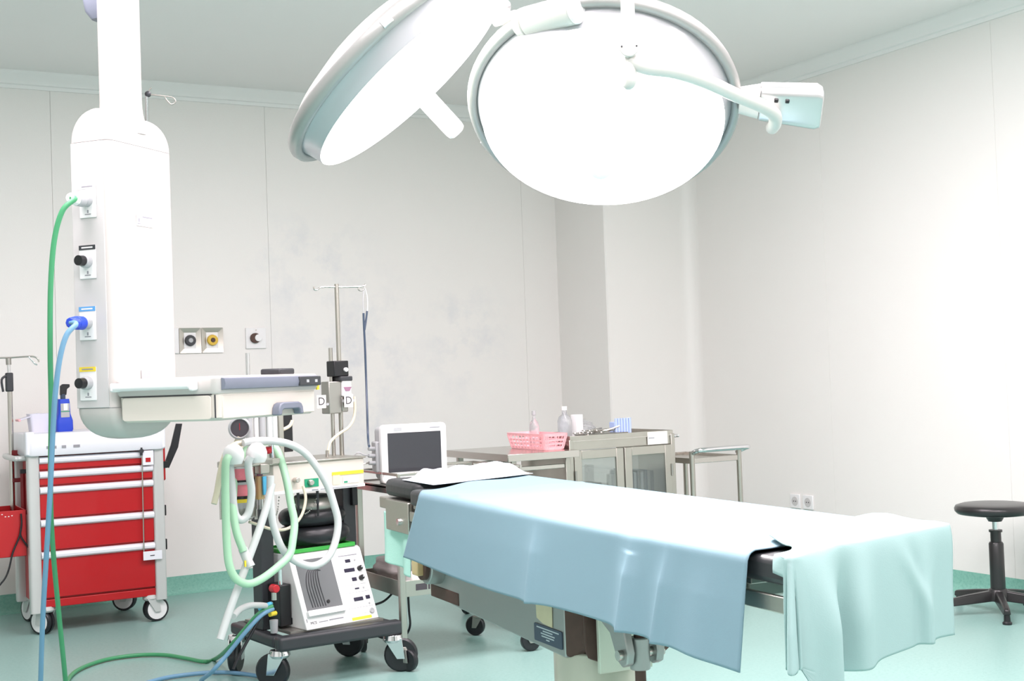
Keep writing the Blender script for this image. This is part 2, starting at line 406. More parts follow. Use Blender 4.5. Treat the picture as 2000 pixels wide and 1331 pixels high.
for k, (yy, lab) in enumerate(((5.871, 'white wall power socket nearer the corner pillar'), (5.760, 'white wall power socket on the stool side of its twin'))):
    s = thing('power_socket', lab, 'socket', Frame(X1, yy, -90, .372), 'power sockets')
    MB().bx(-.042, .042, -.01, 0, -.042, .042).build('face_plate', 'white_plastic', s, .003)
    MB().cyl((0, -.009, 0), (0, -.012, 0), .027, n=24).build('socket_well', 'pendant_grey', s, .001)
    for kx in (-.009, .009): MB().cyl((kx, -.011, 0), (kx, -.0125, 0), .004, n=8).build('contact', 'ink', s)

# ================================================================== OPERATING LAMPS
def surgical_lamp(label, center, n, xa, power):
    n = Vector(n).normalized(); x = Vector(xa); x = (x - n*x.dot(n)).normalized(); z = -n; y = z.cross(x)
    root = thing('surgical_lamp', label, 'surgical lamp')
    root.matrix_world = Matrix(((x.x, y.x, z.x, center.x), (x.y, y.y, z.y, center.y), (x.z, y.z, z.z, center.z), (0, 0, 0, 1)))
    inv = Matrix(((x.x, x.y, x.z, 0), (y.x, y.y, y.z, 0), (z.x, z.y, z.z, 0), (0, 0, 0, 1))) @ Matrix.Translation(-center)
    MB().lathe([(0, .10), (.10, .098), (.2, .082), (.29, .05), (.333, .022)], n=72).build('dome', 'lamp_enamel', root, angle=50)
    MB().lathe([(.322, .018), (.338, .026), (.348, .018), (.352, .003), (.348, -.011), (.338, -.017), (.328, -.014), (.326, -.008)], n=72).build('rim', 'lamp_rim', root, angle=60)
    MB().lathe([(.329, -.004), (.323, -.012), (.315, -.036), (.3095, -.0575), (.3085, -.060), (.3075, -.0598)], n=72).build('bezel', 'lamp_bezel', root, angle=60)
    g = MB().lathe([(.308, -.0600), (.25, -.064), (.12, -.066), (.075, -.066)], n=72)
    g.f = [f for f in g.f if len(f) == 4]
    gl = g.build('lamp_glass', 'lamp_glass', root, angle=60)
    hub = MB().lathe([(.076, -.064), (.074, -.069), (.06, -.073), (.036, -.075), (.0, -.075)], n=40).build('hub', 'lamp_hub', root, angle=40)
    MB().lathe([(.03, -.072), (.027, -.08), (.0265, -.225), (.024, -.236), (.017, -.241), (0, -.242)], n=24).build('handle', 'lamp_handle', root, angle=40)
    for k in range(3):
        a = 2*PI*k/3+.6
        MB().box((.346*math.cos(a), .346*math.sin(a), .002), (.012, .03, .02), a).build('rim_clip', 'lamp_silver', root, .002)
    L = area_light('surgical_light', center + n*.08, n, .58, .58, power, (1.0, .91, .92), 'DISK', math.radians(58))
    return root, inv
LC1 = at_depth(1178, 208, 3.3)
e1 = math.radians(55)
n1 = -_F0*math.cos(e1) - _U0*math.sin(e1) - _R0*.10
lamp1, inv1 = surgical_lamp('large round operating lamp facing the room with angled yoke arm and silver control box', LC1, n1, _R0, LAMP_W)
def lp(inv, px, py, Z): return inv @ at_depth(px, py, Z)
# control box on the right rim, yoke arm, pivot and hanging rod
bx0 = Vector((.345, -.055, -.02)); ax = Vector((1, -.13, -.03)).normalized()
mbx = face_mtx(bx0, (0, .8, -.35), ax.cross(Vector((0, .8, -.35))))   # local z = ax
def boxring(d, hw, hh, sh): return [mbx @ Vector((a+sh, b, d)) for a, b in rrect(hw, hh, .018, 4)]
mm = MB(); zz = mbx.to_3x3() @ Vector((0, 0, 1)); sgn = 1 if zz.x > 0 else -1
mm.loft([boxring(sgn*-.004, .03, .03, 0), boxring(sgn*.045, .04, .034, 0)]).build('box_neck', 'lamp_enamel', lamp1, angle=40)
MB().loft([boxring(sgn*.046, .043, .036, 0), boxring(sgn*.185, .052, .04, .004), boxring(sgn*.2, .046, .036, .006)]).build('control_box', 'lamp_silver', lamp1, .003, angle=40)
for t_, sx in ((.085, .006), (.112, .004)):
    p = mbx @ Vector((-.018, .037 if (mbx.to_3x3() @ Vector((0, 1, 0))).dot(inv1.to_3x3() @ (CAM-LC1)) > 0 else -.037, sgn*t_))
    MB().box(p, (.010, .010, .010)).build('button', 'black_plastic', lamp1, .002)
arm = [lp(inv1, 1229, 118, 2.86), lp(inv1, 1262, 132, 2.86), lp(inv1, 1318, 140, 2.88), lp(inv1, 1380, 160, 2.94), lp(inv1, 1440, 187, 3.0), lp(inv1, 1490, 208, 3.08), lp(inv1, 1512, 224, 3.14), lp(inv1, 1514, 240, 3.18), lp(inv1, 1508, 250, 3.24)]
MB().tube(arm, .0165, 14, 8).build('yoke_arm', 'lamp_enamel', lamp1)
pv = at_depth(1229, 96, 2.86)
rodtop = Vector((pv.x, pv.y, CEIL_Z-.16))
MB().tube([inv1 @ pv, inv1 @ pv.lerp(rodtop, .5), inv1 @ rodtop], .0155, 14, 4).build('hanging_rod', 'lamp_enamel', lamp1)
tocam = (CAM - pv).normalized(); tocam.z = 0; tocam.normalize()
MB().cyl(inv1 @ (pv + tocam*.024), inv1 @ (pv - tocam*.024), .0225, n=28).build('pivot_joint', 'lamp_enamel', lamp1, .002)
for k in (-1, 1):
    q = pv + tocam*.0245 + _R0*(.0165*k); MB().cyl(inv1 @ q, inv1 @ (q+tocam*.0015), .0022, n=8).build('pivot_screw', 'dark_plastic', lamp1)
MB().tube([inv1 @ (pv - Vector((0, 0, .02))), inv1 @ (pv - Vector((0, 0, .07))), lp(inv1, 1226, 165, 2.87)], .014, 12, 6).build('pivot_stem', 'lamp_enamel', lamp1)
mt_ = Vector((1.62, 2.55, CEIL_Z))
MB().tube([inv1 @ rodtop, inv1 @ Vector((mt_.x, mt_.y, rodtop.z))], .024, 14, 2).build('ceiling_arm', 'lamp_enamel', lamp1)
MB().cyl(inv1 @ Vector((mt_.x, mt_.y, CEIL_Z-.22)), inv1 @ mt_, .05, n=24).build('ceiling_mount', 'lamp_enamel', lamp1)
# second lamp, tilted almost edge-on
toc = (CAM - at_depth(780, 140, 3.3)).normalized()
n2 = RT*.677 - UP*.736 - FW*.025
LC2 = at_depth(797, 155, 3.3) + n2.normalized()*-.05
lamp2, inv2 = surgical_lamp('round operating lamp tilted edge-on with its white handle pointing down', LC2, n2, RT*.74+UP*.68, LAMP_W*.55)
tb = [lp(inv2, 1012, 47, 3.12), lp(inv2, 1122, 18, 3.02)]
MB().cyl(tb[0], tb[0].lerp(tb[1], .16), .032, .036, 28).build('collar', 'lamp_enamel', lamp2, .004)
MB().cyl(tb[0].lerp(tb[1], .165), tb[1], .036, n=28).build('control_box', 'lamp_enamel', lamp2, .003)
MB().cyl(tb[1], tb[1].lerp(tb[1]*2-tb[0], .06), .037, .034, 28).build('end_cap', 'white_plastic', lamp2, .003)
MB().tube([Vector((.335, 0, .0)), lp(inv2, 985, 30, 3.2), lp(inv2, 1010, 35, 3.16), tb[0]], .019, 14, 6).build('box_neck', 'lamp_rim', lamp2)
pts = [lp(inv2, 968, 42, 3.16), lp(inv2, 1000, 33, 3.12), lp(inv2, 1045, 22, 3.1), lp(inv2, 1085, 8, 3.06), lp(inv2, 1100, -20, 3.04)]
MB().tube(pts, .013, 12, 6).build('yoke_arm', 'lamp_enamel', lamp2)
p2 = at_depth(1100, -25, 3.04); q2 = Vector((p2.x, p2.y, CEIL_Z-.10))
MB().tube([inv2 @ p2, inv2 @ p2.lerp(q2, .5), inv2 @ q2], .0155, 14, 4).build('hanging_rod', 'lamp_enamel', lamp2)
MB().box(lp(inv2, 978, 6, 3.22), (.03, .05, .05)).build('hinge_block', 'lamp_bezel', lamp2, .006)
MB().tube([inv2 @ q2, inv2 @ Vector((mt_.x, mt_.y+.02, q2.z))], .022, 14, 2).build('ceiling_arm', 'lamp_enamel', lamp2)

# ================================================================== OPERATING TABLE
T = Frame(1.83, 2.76, -4)
tb_ = thing('operating_table', 'steel operating table with black pad and rust-edged frame on oval pedestal', 'operating table', T)
def pad(name, x0, x1, y0, y1, z0, z1):
    return MB().prism(rrect((x1-x0)/2, (y1-y0)/2, .035, 5, (x0+x1)/2, (y0+y1)/2), z0, z1).build(name, 'pad_black', tb_, .012, 3)
MB().prism([(-.25, -.42), (-.25, -1.04), (-.235, -1.065), (-.20, -1.07), (.19, -.945), (.215, -.93), (.225, -.90), (.225, -.42)], .79, .838).build('pad_section', 'pad_black', tb_, .012, 3)
pad('pad_section', -.25, .225, -.41, .35, .79, .838)
pad('pad_section', -.25, .225, .36, .86, .79, .838)
hp = MB().prism(rrect(.17, .165, .05, 6, -.03, 1.075), .792, .848).build('head_pad', 'pad_black', tb_, .018, 3)
for y0, y1 in ((-.92, -.42), (-.41, .35), (.36, .86)):
    box('top_plate', 'steel_dull', tb_, -.235, .21, y0+.01, y1-.01, .778, .79, .002)
for sx in (-.252, .212):
    s = MB().bx(sx, sx+.012, -1.04 if sx < 0 else -.88, .84, .742, .772).build('side_rail', 'steel_brushed', tb_, .002)
    for yy in ((-.95, -.55, -.2, .2, .55, .8) if sx < 0 else ()): MB().cyl((sx+.006+(.0 if sx < 0 else 0), yy, .757), (sx+(.03 if sx < 0 else -.02), yy, .757), .006, n=10).build('rail_stud', 'steel', s)
MB().bx(-.22, .19, -.88, .84, .745, .778).build('under_frame', 'steel_dull', tb_, .004)
# headrest bracket
MB().bx(-.2, .12, .86, 1.27, .748, .786).build('headrest_plate', 'steel_brushed', tb_, .004)
MB().bx(-.228, -.214, .92, 1.13, .69, .79).build('headrest_bracket', 'steel_brushed', tb_, .003)
MB().cyl((-.235, 1.0, .725), (-.21, 1.0, .725), .011, n=14).build('bracket_bolt', 'chrome', tb_)
# tilt housing under the top
hs = MB(); prof = [(.93, .655), (.93, .50), (.70, .485), (.01, .463), (.01, .655)]
mx = Matrix(((0, 0, 1, 0), (1, 0, 0, 0), (0, 1, 0, 0), (0, 0, 0, 1)))
hs.prism(prof, -.155, .12, mx); hs.build('tilt_housing', 'table_steel', tb_, .004)
MB().bx(-.158, .123, .700, .925, .492, .53).build('housing_base', 'rust_brown', tb_, .003)
rb = MB().loft([[Vector((x, .009, z)) for x, z in rrect(.135, .096, .01, 2, -.020, .560)], [Vector((x, -.04, z)) for x, z in rrect(.11, .075, .02, 2, -.018, .56)], [Vector((x, -.075, z)) for x, z in rrect(.125, .055, .02, 2, -.018, .525)], [Vector((x, -.085, z)) for x, z in rrect(.10, .04, .02, 2, -.018, .50)]]).build('bellows_boot', 'rust_brown', tb_, .004)
MB().cyl((-.152, .86, .60), (-.20, .86, .60), .062, .058, 28).build('pivot_boss', 'table_steel', tb_, .004)
MB().cyl((-.19, .86, .60), (-.215, .86, .60), .045, n=24).build('pivot_cap', 'rust_brown', tb_, .003)
MB().bx(-.235, -.212, .835, .885, .572, .628).build('pivot_lock', 'amber_glass', tb_, .004)
pc = T.atx(1085, 1210, -.157)
def on_side(px, py): return T.atx(px, py, -.157)
a = on_side(1044, 1218); b = on_side(1098, 1232); c = on_side(1046, 1252); d_ = on_side(1096, 1270)
cen = (a+b+c+d_)/4; wd_ = abs(a.y-b.y); ht_ = (a.z-c.z)
pm = face_mtx((-.1555, cen.y, cen.z), (0, -1, 0), (0, 0, 1))
pt = plate(pm, wd_, ht_, .0025).build('name_plate', 'plate_navy', tb_)
for k, (ln, dx) in enumerate(((.8, 0), (.35, 0), (.5, 0), (.45, 0), (.12, 0))):
    MB().prism(rrect(wd_*ln/2, ht_*.035, .0004, 1, 0, ht_*(.33-.15*k)), .0025, .0029, pm).build('plate_line', 'plate_text', pt)
a = on_side(1038, 1178); b = on_side(1088, 1212); cen = (a+b)/2
pm = face_mtx((-.156, cen.y, cen.z+.012), (0, -1, 0), (0, 0, 1))
MB().prism([(-.045, -.035), (-.01, -.045), (.045, -.048), (.047, .03), (-.05, .04), (-.047, .0)], 0, .0015, pm).build('paper_label', 'old_paper', tb_)
# pedestal
def oval(hx, hy, z, cx=0, cy=0): return [Vector((cx+hx*math.cos(2*PI*i/48), cy+hy*math.sin(2*PI*i/48), z)) for i in range(48)]
PCX, PCY = -.04, .055
MB().loft([oval(.11, .125, .06, PCX, PCY), oval(.11, .125, .47, PCX, PCY), oval(.105, .12, .475, PCX, PCY)]).build('pedestal', 'column_paint', tb_, angle=50)
MB().loft([oval(.075, .11, .474, PCX+.015, PCY), oval(.075, .11, .70, PCX+.015, PCY)]).build('lift_column', 'column_paint', tb_, angle=50)
MB().bx(-.12, .03, -.105, -.09, .44, .66).build('column_shroud', 'column_paint', tb_, .003)
MB().prism(rrect(.28, .46, .08, 6, -.03, 0), 0.02, .075).build('floor_base', 'table_steel', tb_, .015)
for sx in (-.24, .18):
    for sy in (-.4, .4): MB().lathe([(0, 0), (.03, 0), (.03, .02), (0, .02)], (sx, sy, 0), 16).build('levelling_foot', 'black_rubber', tb_)
MB().bx(-.16, .11, -.25, -.12, .62, .745).build('saddle', 'table_steel', tb_, .006)
# clevis and push rod
for sx in (-.155, -.075):
    cl = MB(); pr_ = [(-.15, .645), (-.27, .645), (-.295, .56), (-.305, .53), (-.298, .503), (-.275, .493), (-.252, .505), (-.22, .565), (-.15, .6)]
    cl.prism(pr_, sx, sx+.02, mx); cl.build('clevis_plate', 'table_steel', tb_, .004)
MB().cyl((-.168, -.278, .523), (-.045, -.278, .523), .012, n=16).build('clevis_pin', 'steel', tb_)
MB().cyl((-.108, -.278, .15), (-.108, -.278, .64), .013, n=16).build('push_rod', 'rust_brown', tb_)
MB().cyl((-.108, -.278, .485), (-.108, -.278, .56), .024, n=20).build('rod_eye', 'table_steel', tb_, .003)
MB().bx(-.14, -.075, -.33, -.26, .06, .155).build('rod_bracket', 'table_steel', tb_, .004)
# black corner bracket at the far foot corner
MB().bx(.205, .226, -.945, -.928, .80, .848).build('foot_bracket', 'black_plastic', tb_, .006)

# --- blue drape over the table
XN, XF, ZT = -.274, .236, .846
RAD = .022
def drape_pt(s, q):
    # s 0..1 from foot to head, q = flat coordinate across: <0 near side ... >0 far side
    shear = .27
    flat_lo, flat_hi = XN-.205, XF+.19
    x = flat_lo + (flat_hi-flat_lo)*q
    y0 = -.955 + shear*(max(x, XN)-XN); y1 = .70 + .34*(max(x, XN)-XN)/.5
    y = y0 + (y1-y0)*s
    z = ZT
    fold = 0
    arc = RAD*PI/2
    if x < XN + RAD:
        d = (XN+RAD) - x
        if d < arc:
            a = d/RAD; X = XN+RAD - RAD*math.sin(a); Z = ZT - RAD*(1-math.cos(a)); h = 0.0
        else:
            X = XN; Z = ZT-RAD-(d-arc); h = d-arc
        # hanging folds: sharp at two creases, broad elsewhere
        f = 0
        for yc, amp, wdt in ((-.10, .016, .05), (-.545, .024, .042), (-.69, .016, .035), (.45, .008, .18), (-.83, .008, .06)):
            u = (y-yc)/wdt
            f += amp*math.exp(-u*u)*(1 if yc != .45 else 1)
        f += .003*math.sin(y*7.0+1.0)
        g = min(1, (h+.02)/.09)
        f += .010*max(0, 1-abs(y+.10)/.018) + .010*max(0, 1-abs(y+.548)/.016) + .007*max(0, 1-abs(y+.69)/.014)
        X -= f*g*(.35+.65*min(1, h/.2)) + h*.05
        y += .012*math.sin(y*14)*min(1, h/.2) + (.10*max(0, s-.6)/.4+.03)*min(1, h/.2)
        Z -= (.006*math.sin(y*5+.6))*min(1, h/.18)
        Z -= .007*max(0, 1-abs(y+.545)/.06)*(1 if d < arc+.02 else 0)*(d/(arc+.02))
        return Vector((X, y, Z))
    if x > XF - RAD:
        d = x-(XF-RAD)
        if d < arc:
            a = d/RAD; return Vector((XF-RAD+RAD*math.sin(a), y, ZT-RAD*(1-math.cos(a))))
        return Vector((XF + .01*math.sin(y*12), y, ZT-RAD-(d-arc)))
    # top: slight wrinkles
    z += .0035*math.sin(x*17+y*6)*math.sin(y*5+1) + .004*math.exp(-((y-.52-.25*x)/.03)**2) + .003*math.exp(-((y+.1+.5*(x-XN))/.03)**2)
    for yc in (-.545, -.70): z += .010*math.exp(-((y-yc-.4*(x-XN))/.035)**2)*math.exp(-(x-XN)/.08)
    return Vector((x, y, z))
bd = MB().grid(lambda u, v: drape_pt(v, u), 150, 200).build('surgical_drape', 'blue_drape', None, angle=180, solid=.0025)
bd.location = T.o; bd.rotation_euler = (0, 0, T.rot)
tag(bd, 'blue surgical drape spread over the operating table', 'drape')

# --- pale green towel over the foot end
def sstep(a, b, x):
    t_ = max(0, min(1, (x-a)/(b-a))); return t_*t_*(3-2*t_)
def towel_pt(u, v):
    # u: 0 near hem .. 1 far edge;  v: 0 table side .. 1 foot hem
    fx = XN-.205 + u*(.205+.470)
    k_ = max(0, fx-XN)
    y_s = -1.055 - .34*max(0, XN-fx) + .205*sstep(.02, .14, k_) + .10*sstep(.14, .5, k_) + .006*math.sin(k_*20)
    y_e = -1.305 + .30*k_ - .010*math.sin(u*6)
    fy = y_s + (y_e-y_s)*v
    YE = -1.085 + .27*k_
    zt = .8535 + .006*sstep(.015, .06, k_)
    dx = max(0, XN+.012-fx); dy = max(0, YE+.02-fy)
    x, y, z = fx, fy, zt
    hang = 0
    if dx > 0 and dy <= 0:
        x = XN-.006-.014*(1-math.exp(-dx/.02)); z = zt - max(0, dx-.010); hang = dx
        x -= .020*(.5+.5*math.sin(fy*46+.4))*min(1, dx/.14)
    elif dy > 0 and dx <= 0:
        y = YE-.004-.014*(1-math.exp(-dy/.02)); z = zt - max(0, dy-.010); hang = dy
        g = sstep(.0, .16, dy)
        f = .030*math.exp(-((fx+.215)/.035)**2) - .028*math.exp(-((fx+.145)/.026)**2) + .026*math.exp(-((fx+.095)/.03)**2)
        f += .016*math.exp(-((fx-.015-.06*g)/.022)**2) + .014*math.exp(-((fx-.10)/.03)**2) - .010*math.exp(-((fx-.06)/.02)**2)
        y -= f*g; x += .014*math.sin(fx*24+1)*g
    elif dx > 0 and dy > 0:
        d = math.hypot(dx, dy); th = math.atan2(dy, dx); de = min(d, .205)
        rr = .016 + .15*de*math.sin(2*th)**2 + .016*math.sin(th*9+.5)*min(1, de/.14)*math.sin(2*th)
        x = XN-.004 - rr*math.cos(th); y = YE-.004 - rr*math.sin(th); z = zt - max(0, de-.010)*.96; hang = de
    if hang == 0:
        z += .004*math.sin(fx*26+fy*9)*math.sin(fy*19+1) + .003*math.exp(-((fy-YE-.03)/.03)**2)*math.exp(-((fx+.02)/.2)**2)
        z += .002*math.exp(-((fy-(YE+.10)-.3*fx)/.03)**2)
    return Vector((x, y, z))
tw = MB().grid(towel_pt, 110, 90).build('surgical_towel', 'green_towel', None, angle=180, solid=.003)
tw.location = T.o; tw.rotation_euler = (0, 0, T.rot)
tag(tw, 'pale green cotton towel draped over the foot end of the operating table', 'towel')
# hem of the towel
# --- mint under-sheet hanging at the head end
def mint_pt(u, v):
    y = .955 + .255*u
    if v < .2:
        t_ = v/.2; return Vector((-.02-.185*t_, y, .742))
    h = (v-.2)/.8
    return Vector((-.205-.014*math.sin(u*9+.5)*h-.008*h, y-.02*h, .740-(.185-.03*u)*h))
ms = MB().grid(mint_pt, 40, 40).build('under_sheet', 'mint_sheet', None, angle=180, solid=.002)
ms.location = T.o; ms.rotation_euler = (0, 0, T.rot)
tag(ms, 'mint green sheet hanging below the headrest under the blue drape', 'sheet')
# --- rumpled white sheet / pillow at the head
def pil_pt(u, v):
    x = -.185 + .42*u; y = .80 + .40*v - .12*(1-u)*v + .16*u*(1-v) + .02*math.sin(u*6)*v
    e = min(1, min(u, 1-u)/.16)*min(1, min(v, 1-v)/.3); e = math.sin(max(0, e)*PI/2)
    z = .8515 + e*(.024 + .016*math.exp(-((u-.14)/.13)**2) + .020*math.exp(-((u-.78)/.2)**2) + .009*math.sin(u*12+v*3) + .003*math.sin(u*21-v*11))
    return Vector((x, y, z))
ps = MB().grid(pil_pt, 70, 40)
ps.grid(lambda u, v: Vector((pil_pt(1-u, v).x, pil_pt(1-u, v).y, .8525)), 4, 4)
po = ps.build('head_sheet', 'white_sheet', None, angle=180); po.location = T.o; po.rotation_euler = (0, 0, T.rot)
tag(po, 'crumpled white sheet bunched on the head end of the operating table', 'sheet')

# ================================================================== CEILING PENDANT
pc0 = at_depth(212, 274, 4.1)
PD = Frame(pc0.x, pc0.y, 39.6)
pn = thing('ceiling_pendant', 'white ceiling supply pendant with gas outlets and a drawer shelf', 'ceiling pendant', PD)
CW, CDp = .335, .162                         # column spans x 0..CW, y 0..CDp
def colring(z, ix=0.0, iy=0.0, r=.026, ix1=None, cxs=0.0):
    return [Vector((x, y, z)) for x, y in rrect(CW/2-ix, max(.004, CDp/2-iy), min(r, max(.003, CDp/2-iy-.001)), 5, CW/2+cxs, CDp/2)]
zb, zt_ = 1.122, 1.985
MB().loft([colring(zb+.002), colring(zt_-.002)]).build('column', 'pendant_white', pn, angle=30)
MB().bx(-.003, .004, .024, CDp-.012, zb+.002, zt_-.002).build('outlet_panel', 'pendant_grey', pn, .002)
rings = []
for i in range(11):
    t_ = i/10; h = .115*math.sin(t_*PI/2); k = math.cos(t_*PI/2)
    rings.append(colring(zt_+h, (1-k**.55)*.06, CDp/2*(1-max(.12, k)), .026))
MB().loft(rings).build('top_cap', 'pendant_white', pn, angle=50)
rings = []
for i in range(11):
    t_ = i/10; h = .105*math.sin(t_*PI/2); k = math.cos(t_*PI/2)
    rings.append(colring(zb-h, (1-k**.8)*CW/2*.93, (1-k**.6)*CDp/2*.9, .03))
MB().loft(list(reversed(rings))).build('bottom_cap', 'pendant_white', pn, angle=50)
for z_s in (zt_-.002, zb): MB().loft([colring(z_s, .002, .002), colring(z_s+.002, .002, .002)]).build('seam', 'grey_plastic', pn)
plx, ply = .178, CDp/2+.006
MB().lathe([(.085, 2.03), (.078, 2.075), (.0705, 2.11), (.0685, 2.14), (.0685, CEIL_Z)], (plx, ply, 0), 40).build('ceiling_pole', 'pendant_pole', pn, angle=60)
MB().lathe([(.069, CEIL_Z-.12), (.15, CEIL_Z-.1), (.17, CEIL_Z)], (plx, ply, 0), 40).build('ceiling_flange', 'pendant_white', pn)
# brake housing partly hidden behind the pole
hb = PD.atd(196, 0, 4.35)
MB().loft([[Vector((hb.x+a, hb.y+b, hb.z+z)) for a, b in rrect(.05-ii, .045-ii, .02, 4)] for z, ii in ((-.07, .02), (-.045, .006), (.0, 0), (.25, 0))]).build('brake_housing', 'slate_plastic', pn, angle=50)
# gas outlets on the narrow face
def on_left(px, py): return PD.atx(px, py, -.004)
outs = ((172, 393, 'white_plastic', 'white'), (172, 512, 'dark_plastic', 'black'), (172, 632, 'blue_label', 'blue'), (173, 750, 'yellow', 'yellow'))
OUT = []
for px, py, lm, nm in outs:
    c = on_left(px, py); mt2 = face_mtx((-.0035, c.y, c.z), (0, -1, 0), (0, 0, 1)); OUT.append(c)
    pl = MB().prism(rrect(.0325, .054, .002, 2), 0, .003, mt2).build('outlet_plate', 'white_plastic', pn, .001, label='white gas outlet plate with %s label' % nm)
    MB().prism(rrect(.0325, .0075, .001, 1, 0, .0465), .003, .0042, mt2).build('label_strip', lm, pl)
    MB().prism(rrect(.022, .0022, .0005, 1, 0, .0465), .0042, .0046, mt2).build('lettering', 'ink_pale' if nm in ('white', 'yellow') else 'white_plastic', pl)
    MB().prism(rrect(.012, .0016, .0005, 1, 0, -.043), .003, .0034, mt2).prism(rrect(.003, .005, .0005, 1, 0, -.034), .003, .0034, mt2).build('emblem', 'ink_pale', pl)
    MB().lathe([(.0, .003), (.021, .003), (.021, .022), (.018, .025), (0, .025)], (0, 0, 0), 20, mt2 @ Matrix.Translation((0, .002, 0))).build('socket', 'grey_plastic', pl)
    if nm in ('black', 'yellow'):
        MB().lathe([(.0, .025), (.0165, .025), (.0165, .048), (.0, .049)], (0, 0, 0), 20, mt2 @ Matrix.Translation((0, .002, 0))).build('socket_core', 'black_plastic', pl)
# maker sticker on the wide face
c = PD.aty(283, 432, -.001); mt2 = face_mtx((c.x, -.001, c.z), (1, 0, 0), (0, 0, 1))
st = MB().prism(rrect(.045, .019, .002, 2), 0, .001, mt2).build('sticker', 'white_plastic', pn)
MB().prism(rrect(.026, .0025, .0005, 1, .012, .012), .001, .0014, mt2).prism(rrect(.004, .006, .001, 1, -.032, .0), .001, .0014, mt2).prism(rrect(.009, .0015, .0005, 1, -.032, -.011), .001, .0014, mt2).build('lettering', 'ink_pale', st)
# IV hook standing behind the pole
r0 = PD.atd(288, 222, 4.45); hk = [PD.atd(288, y, 4.45) for y in (230, 205, 185)]
MB().cyl(PD.atd(287, 240, 4.4), PD.atd(287, 182, 4.4), .006, n=10).build('hook_post', 'chrome', pn)
MB().tube([PD.atd(x, y, 4.4) for x, y in ((288, 184), (305, 186), (324, 188), (338, 191), (343, 199), (335, 204), (326, 196), (322, 189))], .0022, 8, 6).tube([PD.atd(x, y, 4.4) for x, y in ((287, 188), (290, 180), (293, 174), (296, 172))], .0024, 8, 4).build('hook', 'steel_dull', pn)
MB().ball(PD.atd(289, 184, 4.4), .011).build('hook_knob', 'dark_plastic', pn)
# shelf with drawer (x along the wide face, y towards -v)
SX0, SX1, SY = -.004, .615, -.385
body_top = PD.atx(300, 768, 0).z
def shelfring(z, g=0.0, x1=SX1):
    return [Vector((x, y, z)) for x, y in rrect((x1-SX0)/2+g, (-SY)/2+g, .03, 5, (x1+SX0)/2, SY/2-.001)]
ztop = 1.212
MB().loft([shelfring(ztop-.055, -.001), shelfring(ztop-.045, .004), shelfring(ztop-.008, .004), shelfring(ztop, -.002)]).build('shelf_top', 'pendant_white', pn, angle=40)
MB().loft([shelfring(1.073, -.016), shelfring(1.083, -.006), shelfring(ztop-.055, -.004)]).build('drawer_case', 'pendant_cream', pn, angle=40)
MB().bx(SX0+.03, SX1-.03, SY+.0015, SY+.02, 1.078, ztop-.06).build('drawer_front', 'pendant_cream', pn, .003)
# moulded recess panel on the side (normal -x)
a_ = PD.atx(240, 778, SX0+.006); b_ = PD.atx(415, 820, SX0+.006)
mt2 = face_mtx((SX0+.004, (a_.y+b_.y)/2, (a_.z+b_.z)/2), (0, -1, 0), (0, 0, 1))
MB().prism(rrect(abs(a_.y-b_.y)/2, abs(a_.z-b_.z)/2, .012, 4), 0, .004, mt2).build('side_panel', 'pendant_cream', pn, .004)
MB().prism(rrect(abs(a_.y-b_.y)/2+.002, .0016, .0008, 1, 0, abs(a_.z-b_.z)/2+.002), 0, .0045, mt2).build('side_panel_gap', 'dark_plastic', pn)
MB().bx(SX0+.005, SX0+.008, SY+.012, SY+.0155, 1.082, ztop-.058).build('drawer_gap', 'dark_plastic', pn)
# side rail
MB().tube([Vector((-.022, -.015, 1.185)), Vector((-.026, -.1, 1.186)), Vector((-.026, -.3, 1.186))], .012, 12, 4).build('side_rail', 'white_plastic', pn)
MB().bx(-.034, -.004, -.318, -.298, 1.168, 1.204).build('rail_end', 'white_enamel', pn, .006)
MB().bx(-.03, -.004, -.03, .0, 1.172, 1.2).build('rail_end', 'white_enamel', pn, .005)
# slate bumper round the front of the shelf, with control strip
zz0 = ztop-.044; zz1 = ztop-.006
bp = [Vector((.012, SY-.004, 0)), Vector((.3, SY-.007, 0)), Vector((.585, SY-.006, 0)), Vector((.628, SY+.02, 0)), Vector((.640, SY+.06, 0)), Vector((.640, SY+.25, 0))]
def bump_ring(p, nrm): return [Vector((p.x, p.y, zz0)), Vector((p.x, p.y, zz1)), Vector((p.x+nrm.x*.012, p.y+nrm.y*.012, zz1-.003)), Vector((p.x+nrm.x*.016, p.y+nrm.y*.016, (zz0+zz1)/2)), Vector((p.x+nrm.x*.012, p.y+nrm.y*.012, zz0+.003))]
nr = [Vector((0, -1, 0)), Vector((0, -1, 0)), Vector((.15, -1, 0)).normalized(), Vector((.75, -.7, 0)).normalized(), Vector((1, -.1, 0)).normalized(), Vector((1, 0, 0))]
MB().loft([bump_ring(p, n) for p, n in zip(bp, nr)]).build('bumper', 'slate_plastic', pn, angle=50)
c0 = PD.aty(583, 735, SY-.02); c1 = PD.aty(624, 733, SY-.02)
cp = MB().bx(c0.x, c1.x, SY-.026, SY-.018, zz0+.003, zz1-.003).build('control_strip', 'dark_plastic', pn, .003)
for t_ in (.35, .75): MB().bx(c0.x+(c1.x-c0.x)*t_-.008, c0.x+(c1.x-c0.x)*t_+.008, SY-.0275, SY-.0255, (zz0+zz1)/2-.005, (zz0+zz1)/2+.005).build('button', 'grey_plastic', cp)
